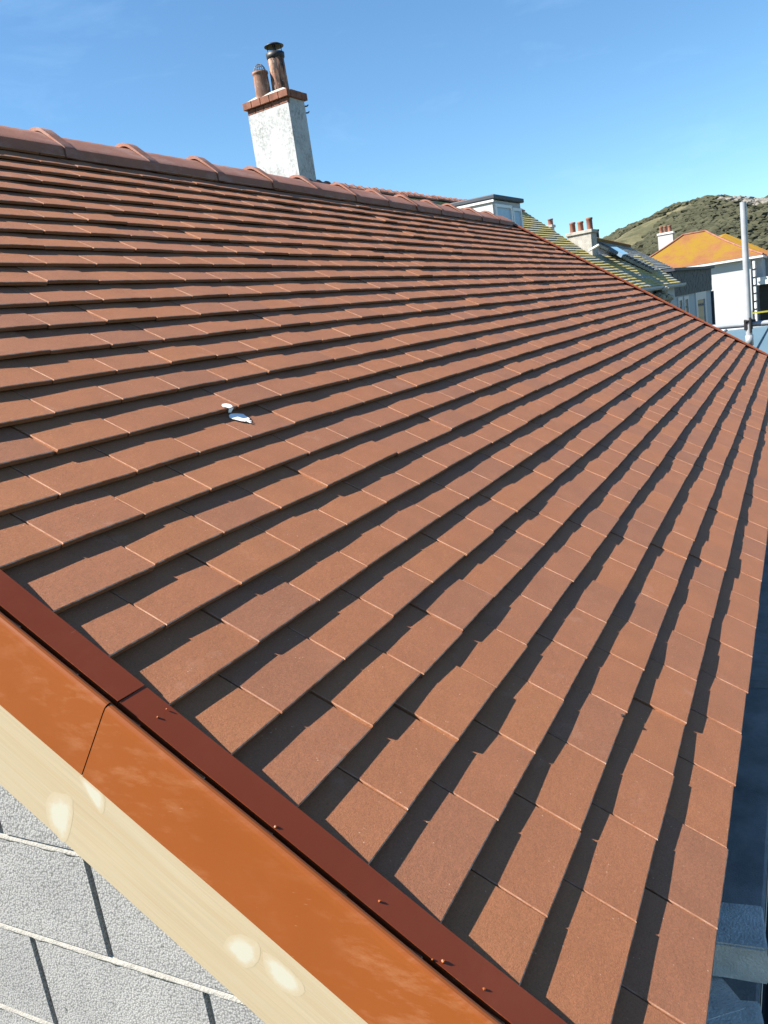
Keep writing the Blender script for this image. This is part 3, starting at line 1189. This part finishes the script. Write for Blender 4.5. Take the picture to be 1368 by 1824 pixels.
def courses(al0, al1, dn0, dn1, expo, seed, step=0.9):
    mb = MB()
    rr = random.Random(seed)
    n = int(round((dn1 - dn0) / expo))
    ns = max(1, int((al1 - al0) / step))
    for k in range(n):
        d0, d1 = dn0 + k * expo, dn0 + (k + 1) * expo
        for s in range(ns):
            a0, a1 = al0 + (al1 - al0) * s / ns, al0 + (al1 - al0) * (s + 1) / ns - 0.008
            jl = rr.uniform(-0.001, 0.003)
            jd = rr.uniform(-0.010, 0.010)
            top0, top1 = ha_roof(d0) + 0.005, ha_roof(d1 + jd) + 0.019 + jl
            vs = [HA(a0, d0 - 0.03, top0), HA(a1, d0 - 0.03, top0), HA(a1, d1 + jd, top1), HA(a0, d1 + jd, top1), HA(a0, d1 + jd, top1 - 0.017), HA(a1, d1 + jd, top1 - 0.017)]
            mb.add(vs, [(0, 3, 2, 1), (3, 4, 5, 2)])
    return mb


mb = MB()
th = Vector((0, 0, -0.1))
mb.prism([HA(-0.9, -3.4, ha_roof(3.4)), HA(-0.9, 0, ha_roof(0)), HA(10.85, 0, ha_roof(0)), HA(10.85, -3.4, ha_roof(3.4))], th)
mb.prism([HA(-0.9, 0, ha_roof(0)), HA(-0.9, 3.33, ha_roof(3.33)), HA(10.85, 3.33, ha_roof(3.33)), HA(10.85, 0, ha_roof(0))], th)
mb.prism([HA(10.86, 1.95, ha_roof(1.95)), HA(10.86, 3.33, ha_roof(3.33)), HA(16.35, 3.33, ha_roof(3.33)), HA(16.35, 1.95, ha_roof(1.95))], th)
rA = build(mb, 'roof', M_SLATE, ha)
cm = courses(-0.9, 10.85, 0.04, 3.36, 0.104, 3)
c2 = courses(10.86, 16.35, 2.0, 3.36, 0.104, 4)
cm.add(c2.v, c2.f)
build(cm, 'tile_courses', M_MOSS, rA, kind='stuff')
# ridge tiles
rt = MB()
arch(rt, 0.0, 0.31, (0.016, 0.004), (0.030, 0.018))
arch(rt, -0.025, 0.03, (-0.016, -0.008), (0.012, 0.003))
me = rt.mesh('ridge_tile', Vector((0, 0, 0)))
me.materials.append(M_RIDGE)
for i in range(37):
    o = bpy.data.objects.new('ridge_tile', me)
    link(o, rA, HA(-0.6 + i * 0.305, 0.0, ZR + 0.01 + rnd.gauss(0, 0.006)))
    o.rotation_euler = (rnd.gauss(0, .02), rnd.gauss(0, .012), R(-4.5))
mb = MB()
gp = [HA(-0.9, 3.34, ha_roof(3.36) - 0.10), HA(-0.9, 3.36, ha_roof(3.36) - 0.02), HA(-0.9, 3.47, ha_roof(3.36) - 0.02), HA(-0.9, 3.47, ha_roof(3.36) - 0.08), HA(-0.9, 3.42, ha_roof(3.36) - 0.13)]
mb.prism(gp, E1v * 17.6)
build(mb, 'gutter', M_GREYWALL, ha)
# old rubble chimney breast below the gutter
mb = MB()
rr = random.Random(8)
c0 = at(1182, 526, 28.2)
for k in range(26):
    p = c0 + E1v * rr.uniform(-0.55, 0.45) + Vector((0, 0, rr.uniform(-0.42, 0.22))) + E2v * rr.uniform(-0.1, 0.15)
    s = rr.uniform(0.10, 0.18)
    blob(mb, p, s * 1.3, s, s * 0.75, 0.25)
build(mb, 'rubble_stones', M_STONE, ha, kind='stuff')

# dormer
D0, D1, DF, DB, DT = 4.70, 6.46, 1.62, 0.25, 2.69
mb = MB()
zb = ha_roof(DF) - 0.15
mb.prism([HA(D0, DF, zb), HA(D0, DF, DT - 0.06), HA(D0, DB, DT - 0.04), HA(D0, DB, ha_roof(DB) - 0.15)], E1v * (D1 - D0))
dorm = build(mb, 'dormer', M_WHITE, ha)
mb = MB()
mb.prism([HA(D0 - 0.06, DF + 0.09, DT - 0.05), HA(D0 - 0.06, DF + 0.09, DT + 0.05), HA(D0 - 0.06, 0.20, DT + 0.08), HA(D0 - 0.06, 0.20, DT - 0.02)], E1v * (D1 - D0 + 0.13))
build(mb, 'dormer_roof', M_LEAD, dorm, bevel=0.02)
mb = MB()
mb.prism([HA(D0 - 0.04, DF + 0.05, DT - 0.11), HA(D0 - 0.04, DF + 0.05, DT - 0.055), HA(D0 - 0.04, 0.3, DT - 0.03), HA(D0 - 0.04, 0.3, DT - 0.085)], E1v * 0.036)
build(mb, 'soffit_board', M_UPVC, dorm)
zs = ha_roof(DF) + 0.06


def frame_window(parent, org, ax, up, w, h, outv, mat_frame, mat_pane, fw=0.06):
    """frame with a recessed pane; ax, up unit vectors, outv the way it faces"""
    fr = MB()
    d = outv * 0.05
    fr.obox(org, ax * fw, up * h, d)
    fr.obox(org + ax * (w - fw), ax * fw, up * h, d)
    fr.obox(org + ax * fw, ax * (w - 2 * fw), up * fw, d)
    fr.obox(org + ax * fw + up * (h - fw), ax * (w - 2 * fw), up * fw, d)
    f = build(fr, 'window_frame', mat_frame, parent)
    pn = MB().obox(org + ax * fw + up * fw + outv * 0.004, ax * (w - 2 * fw), up * (h - 2 * fw), outv * 0.012)
    build(pn, 'window_pane', mat_pane, parent)
    return f


UPV = Vector((0, 0, 1))
hgt = DT - 0.15 - zs
frame_window(dorm, HA(D0 + 0.06, DF + 0.002, zs), E1v, UPV, 1.02, hgt, -E2v, M_UPVC, M_BLUE_PANE, 0.07)
frame_window(dorm, HA(D0 + 1.12, DF + 0.002, zs), E1v, UPV, 0.58, hgt - 0.04, -E2v, M_UPVC, M_BLUE_PANE, 0.07)

# white rendered chimney with brick cap
CD = 16.3
bmx, bmy = 0.86 * CD, 0.511 * CD
CW, CL = 0.975, 0.535


def CH(l, w, z):
    """chimney coordinates: l along the house, w across it, z above the camera"""
    return Vector((CAM.x + bmx + E1.x * l + E2.x * w, CAM.y + bmy + E1.y * l + E2.y * w, CAM.z + z))


mb = MB().obox(CH(0, 0, 1.2), E1v * CL, E2v * CW, UPV * (4.385 - 1.2))
mb.obox(CH(0.03, 0.03, 4.386), E1v * (CL - 0.032), E2v * (CW - 0.06), UPV * 0.23)
mb.obox(CH(0.07, 0.002, 4.387), E1v * (CL - 0.072), E2v * 0.028, UPV * 0.095)
chim = build(mb, 'chimney', M_STACK, ha)
rr = random.Random(21)


def brick_run(p, ax, inw, n, length, depth, h, z):
    L = length / n
    for i in range(n):
        q = p + ax * (i * L + 0.004)
        mb = MB().obox(Vector((q.x, q.y, CAM.z + z)) + inw * rr.uniform(-0.004, 0.004), ax * (L - 0.009), inw * depth, UPV * h)
        build(mb, 'brick', M_BRICK, chim, bevel=0.004, seg=1)


OV = 0.055
brick_run(CH(0.0, 0.0, 0), E2v, E1v, 5, CW, 0.06, 0.088, 4.39)
brick_run(CH(-OV, -OV, 0), E2v, E1v, 5, CW + 2 * OV, 0.105, 0.125, 4.486)
brick_run(CH(-OV + 0.11, -OV, 0), E1v, E2v, 3, CL + OV - 0.055, 0.10, 0.125, 4.486)
brick_run(CH(-OV + 0.11, CW + OV, 0), E1v, -E2v, 3, CL + OV - 0.055, 0.10, 0.125, 4.486)
brick_run(CH(CL + OV, -OV + 0.11, 0), E2v, -E1v, 4, CW + 2 * OV - 0.22, 0.10, 0.125, 4.486)
mb = MB()
z0, z1 = 4.605, 4.70
vs = [CH(-OV + .02, -OV + .02, z0), CH(CL + OV - .02, -OV + .02, z0), CH(CL + OV - .02, CW + OV - .02, z0), CH(-OV + .02, CW + OV - .02, z0),
      CH(.12, .14, z1), CH(CL - .12, .14, z1), CH(CL - .12, CW - .14, z1), CH(.12, CW - .14, z1)]
mb.add(vs, [(0, 1, 5, 4), (1, 2, 6, 5), (2, 3, 7, 6), (3, 0, 4, 7), (4, 5, 6, 7)])
build(mb, 'flaunching', M_CEMENT, chim)
pA = at(499.5, 156, 16.8)
pB = at(470, 171.6, 16.8)
zt1, zt2 = CAM.z + 5.36, CAM.z + 5.09
mb = MB().lathe((pA.x, pA.y, CAM.z), [(0.165, 4.64), (0.163, 4.72), (0.155, 5.05), (0.150, 5.36), (0.120, 5.36), (0.120, 5.0)], 24)
build(mb, 'chimney_pot', M_POT, chim)
mb = MB().lathe((pB.x, pB.y, CAM.z), [(0.150, 4.60), (0.148, 4.68), (0.140, 5.0), (0.137, 5.05), (0.152, 5.06), (0.152, 5.095), (0.112, 5.095), (0.112, 4.8)], 24)
build(mb, 'chimney_pot', M_POT2, chim)
mb = MB().lathe((pA.x, pA.y, CAM.z), [(0.158, 5.29), (0.172, 5.31), (0.176, 5.385), (0.125, 5.39), (0.12, 5.30)], 24)
build(mb, 'cowl_collar', M_BLACK, chim)
mb = MB()
for i in range(4):
    t = 2 * math.pi * i / 4 + 0.5
    mb.tube((pA.x + .13 * math.cos(t), pA.y + .13 * math.sin(t), CAM.z + 5.37), (pA.x + .13 * math.cos(t), pA.y + .13 * math.sin(t), CAM.z + 5.53), 0.008, n=6)
mb.tube((pA.x, pA.y, CAM.z + 5.37), (pA.x, pA.y, CAM.z + 5.53), 0.03, n=8)
build(mb, 'cowl_stays', M_BLACK, chim)
mb = MB().lathe((pA.x, pA.y, CAM.z), [(0.0, 5.515), (0.10, 5.51), (0.182, 5.50), (0.186, 5.51), (0.12, 5.545), (0.0, 5.57)], 28)
build(mb, 'cowl_lid', M_BLACK, chim)
mb = MB()
for i in range(6):
    t = math.pi * i / 6
    pr = None
    for s in range(13):
        f = -math.pi / 2 + math.pi * s / 12
        p = Vector((pB.x + .115 * math.sin(f) * math.cos(t), pB.y + .115 * math.sin(f) * math.sin(t), CAM.z + 5.09 + .15 * math.cos(f)))
        if pr:
            mb.tube(pr, p, 0.0045, n=5, caps=False)
        pr = p
for zz, r_ in ((5.12, .114), (5.17, .098), (5.21, .07)):
    for s in range(16):
        a, b = 2 * math.pi * s / 16, 2 * math.pi * (s + 1) / 16
        mb.tube((pB.x + r_ * math.cos(a), pB.y + r_ * math.sin(a), CAM.z + zz), (pB.x + r_ * math.cos(b), pB.y + r_ * math.sin(b), CAM.z + zz), 0.004, n=5, caps=False)
build(mb, 'wire_guard', M_WIRE, chim)
mb = MB()
for zz in (4.40, 4.28):
    q = CH(CL, 0.06, zz)
    mb.tube(q, q + E1v * 0.10 - E2v * 0.04 + UPV * 0.012, 0.014, n=8)
    mb.tube(q + E1v * 0.10 - E2v * 0.04 + UPV * 0.012, q + E1v * 0.13 - E2v * 0.05 + UPV * 0.035, 0.012, n=8)
mb.obox(CH(CL, 0.04, 4.24), E1v * 0.02, E2v * 0.05, UPV * 0.2)
build(mb, 'aerial_bracket', M_BLACK, chim)

# ------------------------------------------------------------------ grey chimney stacks beyond the mossy verge
def small_stack(name, label, px_l, px_c, px_r, py_top, D, zbase, pots, mat, group=None, potmat=None):
    c = at(px_c[0], px_c[1], D)
    d = ray(px_l[0], px_l[1])
    # across the house from the lit corner to the left edge
    o2 = Vector((c.x - CAM.x, c.y - CAM.y))
    dd = Vector((d.x, d.y))
    w = (o2.y * dd.x - o2.x * dd.y) / (E2.x * dd.y - E2.y * dd.x)
    d = ray(px_r[0], px_r[1])
    dd = Vector((d.x, d.y))
    l = (o2.y * dd.x - o2.x * dd.y) / (E1.x * dd.y - E1.y * dd.x)
    w, l = abs(w), max(0.3, abs(l))
    s = thing(name, label, 'chimney', (c.x + E2.x * w / 2, c.y + E2.y * w / 2, zbase), group)
    mb = MB().obox((c.x, c.y, zbase), E1v * l, E2v * w, UPV * (c.z - zbase - 0.09))
    build(mb, 'stack', mat, s, bevel=0.01)
    mb = MB().obox(Vector((c.x, c.y, c.z - 0.09)) - E1v * 0.04 - E2v * 0.04, E1v * (l + .08), E2v * (w + .08), UPV * 0.09)
    build(mb, 'cap', M_CEMENT, s, bevel=0.01)
    for f, r_, h_ in pots:
        q = c + E2v * (w * f) + E1v * (l / 2)
        mb = MB().lathe((q.x, q.y, c.z - 0.01), [(r_, 0), (r_ * .95, h_ * .8), (r_ * 1.1, h_ * .85), (r_ * 1.1, h_), (r_ * .75, h_), (r_ * .75, h_ * .5)], 14)
        build(mb, 'chimney_pot', potmat or M_TERRA, s)
    return s


small_stack('chimney_stack', 'broad grey cement-rendered chimney stack with three red pots behind the mossy roof', (1010, 419), (1052, 408), (1062, 411), 0, 25.9, CAM.z - 0.5,
            [(0.86, 0.085, 0.32), (0.52, 0.085, 0.30), (0.14, 0.09, 0.36)], M_CEMENT)
small_stack('chimney_stack', 'narrow grey chimney with one dark sooty pot beside the broad stack', (1055, 428), (1065, 427), (1070, 430), 0, 28.5, CAM.z - 0.5,
            [(0.5, 0.10, 0.34)], M_CEMENT, potmat=M_POT)
small_stack('chimney_stack', 'lone red pot peeping over the top of the mossy verge', (975, 401), (982, 400), (986, 401), 0, 31.0, CAM.z - 0.5, [(0.5, 0.09, 0.22)], M_CEMENT)

# ------------------------------------------------------------------ slate-roofed house
V1 = HA(12.2, 1.62, ha_roof(1.62) + 0.22)
V2 = HA(14.3, 2.94, ha_roof(2.94) + 0.16)
d = ray(1120, 440)
R2 = CAM + d * ((V1.z - CAM.z) / d.z)
nrm = (R2 - V1).cross(V2 - V1).normalized()
if nrm.z < 0:
    nrm = -nrm
R3 = hit(1198, 477, V1, nrm)
sl = thing('slate_house', 'low house with weathered grey slate roof and skylight past the mossy roof', 'house', Vector(((V1.x + R3.x) / 2, (V1.y + R3.y) / 2, 0)))
mb = MB()
mb.prism([V1, V2, R3, R2], -nrm * 0.09)
sroof = build(mb, 'roof', M_SLATE, sl)
mb = MB()
ax = (R2 - V1)
dnv = (V2 - V1)
dn2 = (R3 - R2)
for k in range(16):
    t0, t1 = k / 16, (k + 1) / 16
    a0, b0 = V1 + dnv * t0, R2 + dn2 * t0
    a1, b1 = V1 + dnv * t1, R2 + dn2 * t1
    mb.add([a0 + nrm * .004, b0 + nrm * .004, b1 + nrm * .022, a1 + nrm * .022, a1, b1], [(0, 3, 2, 1), (3, 4, 5, 2)])
build(mb, 'slate_courses', M_SLATE, sroof, kind='stuff')
mb = MB()
mb.prism([V1 + nrm * .02, V2 + nrm * .02, V2 + nrm * .06 + ax * .006, V1 + nrm * .06 + ax * .006], ax * 0.006)
build(mb, 'verge_coping', M_LEAD, sroof)
mb = MB()
mb.tube(V1 + nrm * .03, R2 + nrm * .03, 0.075, n=10)
build(mb, 'ridge_capping', M_ORANGE, sroof)
s0 = hit(1084, 445, V1 + nrm * .03, nrm)
s1 = hit(1096, 445, V1 + nrm * .03, nrm)
s2 = hit(1117, 457, V1 + nrm * .03, nrm)
s3 = hit(1106, 459, V1 + nrm * .03, nrm)
mb = MB().prism([s0, s1, s2, s3], nrm * 0.10)
build(mb, 'skylight', M_GLASS, sroof)
mb = MB()
cc = (V1 + V2 + R2 + R3) / 4
fl = [p.lerp(cc, 0.06) for p in (V1, V2, R3, R2)]
lowv = [Vector((p.x, p.y, 0)) for p in fl]
mb.add([p - nrm * .09 for p in fl] + lowv, [(0, 1, 5, 4), (1, 2, 6, 5), (2, 3, 7, 6), (3, 0, 4, 7), (0, 3, 2, 1), (4, 5, 6, 7)])
build(mb, 'wall', M_GREYWALL, sl)
mb = MB()
mb.tube(at(1050, 446, 25.5), at(1067, 436, 25.3), 0.035, n=8)
o = build(mb, 'white_pipe', M_UPVC)
tag(o, 'short white plastic flue pipe slanting from the grey chimney foot', 'pipe')

# ------------------------------------------------------------------ wing with dark hung slates
dA = at(1200, 480, 31.75)
dB = at(1270, 475, 39.4)
dz = 0.67 + CAM.z
zlow = CAM.z - 0.24
wd = thing('slate_hung_wing', 'flat-roofed wing with dark hung slates over pale wall and long windows', 'house', ((dA.x + dB.x) / 2, dA.y, 0))
wax = Vector((dB.x - dA.x, dB.y - dA.y, 0))
wlen = wax.length
wax.normalize()
wout = Vector((wax.y, -wax.x, 0))
base = Vector((dA.x, dA.y, 0))
mb = MB().obox(base - wout * 0.12, wax * wlen, -wout * 3.0, UPV * (dz - 0.1))
build(mb, 'wall', M_GREYWALL, wd)
mb = MB()
for k in range(9):
    z1 = dz - 0.06 - k * 0.10
    for s in range(26):
        a0 = wlen * (s + (0.5 if k % 2 else 0)) / 26
        a1 = min(a0 + wlen / 26 - 0.01, wlen)
        mb.obox(base + wax * a0 - wout * 0.118 + UPV * (z1 - 0.10), wax * (a1 - a0), wout * (0.03 + rnd.uniform(0, 0.012)), UPV * 0.112)
build(mb, 'hung_slates', M_SLATE_DARK, wd, kind='stuff')
mb = MB().obox(base + wax * -0.1 + wout * 0.05 + UPV * (dz - 0.06), wax * (wlen + .2), -wout * 3.2, UPV * 0.10)
build(mb, 'flat_roof', M_LEAD, wd)
for t0, t1 in ((0.10, 0.20), (0.235, 0.34)):
    frame_window(wd, base + wax * (wlen * t0) - wout * 0.119 + UPV * (zlow - 1.9), wax, UPV, wlen * (t1 - t0), 1.8, wout, M_UPVC, M_GLASS, 0.12)
frame_window(wd, base + wax * (wlen * .52) - wout * 0.119 + UPV * (zlow - 2.1), wax, UPV, wlen * .28, 2.05, wout, M_UPVC, M_GLASS, 0.30)
mb = MB().obox(base + wax * (wlen * .975) - wout * 0.118 + UPV * 0.3, wax * 0.16, wout * 0.1, UPV * (zlow - 0.4))
build(mb, 'downpipe', M_LEAD, wd)

# ------------------------------------------------------------------ white house with the orange hipped roof
XC = CAM.x + 65.0
ez = CAM.z + 1.37
yl, yr_ = CAM.y + 12.6, CAM.y + 2.30
wc = thing('white_house', 'white rendered house with lichened orange hipped roof and white chimney', 'house', (XC + 4, CAM.y + 7.4, 0))
mb = MB()
mb.box(XC + 0.45, XC + 8.2, CAM.y + 3.15, yl - 0.4, 0, ez)
wcw = build(mb, 'wall', M_WHITE, wc)
mb = MB()
mb.box(XC + 2.1, XC + 8.1, CAM.y + 2.45, CAM.y + 3.148, 0, ez - 0.01)
build(mb, 'recessed_wall', M_GREYWALL, wc)
rz = CAM.z + 3.84
xa, xb = XC, XC + 8.6
ym0, ym1 = CAM.y + 6.35, CAM.y + 7.95
xm = (xa + xb) / 2
mb = MB()


def hipz(x, y):
    f = min((x - xa) / (xm - xa), (xb - x) / (xb - xm), (y - yr_) / (ym0 - yr_), (yl - y) / (yl - ym1), 1.0)
    f = max(0, f)
    g = f * 0.80 + 0.20 * f * f          # gently bell-cast towards the eaves
    return ez + 0.05 + (rz - ez) * g


xs = [xa + (xm - xa) * i / 10 for i in range(11)] + [xm + (xb - xm) * i / 10 for i in range(1, 11)]
ys = [yr_ + (ym0 - yr_) * i / 10 for i in range(10)] + [ym0, (ym0 + ym1) / 2] + [ym1 + (yl - ym1) * i / 10 for i in range(11)]
NY = len(ys)
vs = [Vector((x, y, hipz(x, y))) for x in xs for y in ys]
fs = []
for i in range(len(xs) - 1):
    for j in range(NY - 1):
        a, b, c, d4 = i * NY + j, (i + 1) * NY + j, (i + 1) * NY + j + 1, i * NY + j + 1
        # split each cell along the hip lines
        if (i < 10) == (j < 11):
            fs += [(a, b, c), (a, c, d4)]
        else:
            fs += [(a, b, d4), (b, c, d4)]
mb.add(vs, fs)
oroof = build(mb, 'roof', M_ORANGE, wc)
mb = MB()
for p, q in (((xa, yr_), (xm, ym0)), ((xa, yl), (xm, ym1)), ((xm, ym0), (xm, ym1)), ((xb, yr_), (xm, ym0))):
    pr = None
    for s in range(9):
        x, y = p[0] + (q[0] - p[0]) * s / 8, p[1] + (q[1] - p[1]) * s / 8
        k = Vector((x, y, hipz(x, y) + 0.03))
        if pr:
            mb.tube(pr, k, 0.075, n=8)
        pr = k
build(mb, 'hip_tiles', M_TERRA, oroof, kind='stuff')
mb = MB()
mb.box(xa + 0.02, xa + 0.14, yr_, yl, ez - 0.12, ez + 0.06)
mb.box(xa + 0.15, xb, yr_, yr_ + 0.12, ez - 0.12, ez + 0.06)
build(mb, 'gutter', M_UPVC, wc)
mb = MB()
mb.box(xa + 0.15, xb - 0.1, yr_ + .13, yl - .1, ez - 0.02, ez + 0.045)
build(mb, 'soffit', M_UPVC, wc)
# second, smaller hip behind
mb = MB()
bx = XC + 8.4
pts = [(bx, CAM.y + 1.5), (bx + 7, CAM.y + 1.5), (bx + 7, CAM.y + 9), (bx, CAM.y + 9)]
r0_, r1_ = Vector((bx + 1.0, CAM.y + 5.3, CAM.z + 3.72)), Vector((bx + 4.0, CAM.y + 6.6, CAM.z + 3.72))
mb.add([Vector((x, y, ez)) for x, y in pts] + [r0_, r1_], [(0, 1, 5, 4), (1, 2, 5), (2, 3, 4, 5), (3, 0, 4), (3, 2, 1, 0)])
build(mb, 'rear_roof', M_ORANGE, wc)
mb = MB().box(bx + .3, bx + 6.6, CAM.y + 1.9, CAM.y + 8.6, 0, ez - 0.002)
build(mb, 'rear_wall', M_WHITE, wc)
# its chimney
q0, q1 = at(1171, 418, 71.5), at(1198, 415, 71.5)
mb = MB().obox((q1.x, q1.y, ez), Vector((0.8, 0, 0)), Vector((0, q0.y - q1.y, 0)), UPV * (q1.z - ez))
ch2 = build(mb, 'chimney', M_WHITE, wc)
mb = MB().obox((q1.x - .06, q1.y - .06, q1.z), Vector((0.92, 0, 0)), Vector((0, q0.y - q1.y + .12, 0)), UPV * 0.14)
build(mb, 'chimney_cap', M_UPVC, ch2)
for f, mm in ((0.80, M_TERRA), (0.52, M_POT), (0.22, M_TERRA)):
    mb = MB().lathe((q1.x + 0.4, q1.y + (q0.y - q1.y) * f, q1.z + 0.14), [(0.15, 0), (0.13, 0.42), (0.16, 0.45), (0.16, 0.52), (0.1, 0.52)], 12)
    build(mb, 'chimney_pot', mm, ch2)
# pipe, porch band and dark opening at the right-hand corner
mb = MB()
pp = at(1344, 485, 64.9)
mb.tube((pp.x, pp.y, 0.2), (pp.x, pp.y, ez - 0.3), 0.10, n=10)
build(mb, 'downpipe', M_UPVC, wc)
mb = MB()
for k in range(6):
    z = ez - 0.9 - k * 0.55
    mb.box(pp.x - 0.13, pp.x + 0.13, pp.y - 0.13, pp.y + 0.13, z, z + 0.08)
build(mb, 'pipe_brackets', M_BLACK, wc)
mb = MB()
mb.box(XC + 0.2, XC + 2.0, CAM.y + 0.3, CAM.y + 2.75, CAM.z - 0.62, CAM.z - 0.12)
porch = build(mb, 'porch_roof', M_UPVC, wc)
mb = MB()
mb.box(XC + 1.6, XC + 1.9, CAM.y + 0.4, CAM.y + 2.7, 0, CAM.z - 0.63)
build(mb, 'dark_doorway', M_BLACK, wc)
mb = MB()
tp = at(1356, 556, 63.5)
mb.box(tp.x, tp.x + 0.05, tp.y - 1.6, tp.y + 0.6, tp.z - 0.05, tp.z + 0.06)
o = build(mb, 'barrier_tape', M_YELLOW)
tag(o, 'strip of yellow barrier tape across the dark porch', 'tape')
mb = MB()
mb.tube((tp.x + 0.1, tp.y + 0.6, 0), (tp.x + 0.1, tp.y + 0.6, tp.z + 0.2), 0.04, n=8)
o = build(mb, 'barrier_post', M_STEEL)
tag(o, 'thin post holding the yellow tape by the porch', 'post')

# brick house at the edge of the picture
nb = at(1372, 470, 78)
bh = thing('brick_house', 'red-brown brick house behind the white one', 'house', (nb.x + 3, nb.y - 3.3, 0))
mb = MB().box(nb.x, nb.x + 7, nb.y - 6.5, nb.y + 0.3, 0, nb.z)
build(mb, 'wall', M_BRICK, bh)
mb = MB()
mb.prism([Vector((nb.x - .3, nb.y + .6, nb.z)), Vector((nb.x - .3, nb.y - 6.8, nb.z)), Vector((nb.x - .3, nb.y - 3.1, nb.z + 1.0))], (7.6, 0, 0))
build(mb, 'roof', M_ORANGE, bh)

# ------------------------------------------------------------------ low outbuilding with blue-grey roof sheet
fz = CAM.z - 1.05
ob = thing('low_outbuilding', 'low outbuilding with flat blue-grey sheet roof beyond the scaffold', 'outbuilding', (14.5, -0.5, 0))
mb = MB().box(8.2, 18.6, -5.0, 2.5, fz - 0.06, fz)
sheet2 = build(mb, 'roof_sheet', M_TEAL, ob)
for k in range(9):
    mb = MB().box(8.2, 18.6, -4.6 + k * 0.85, -4.57 + k * 0.85, fz + 0.001, fz + 0.03)
    build(mb, 'standing_seam', M_TEAL, sheet2)
mb = MB().box(18.55, 18.75, -5.0, 2.5, fz - 0.1, fz + 0.10)
build(mb, 'white_edge_trim', M_UPVC, ob)
mb = MB().box(8.4, 18.4, -4.8, 2.3, 0, fz - 0.07)
build(mb, 'wall', M_GREYWALL, ob)
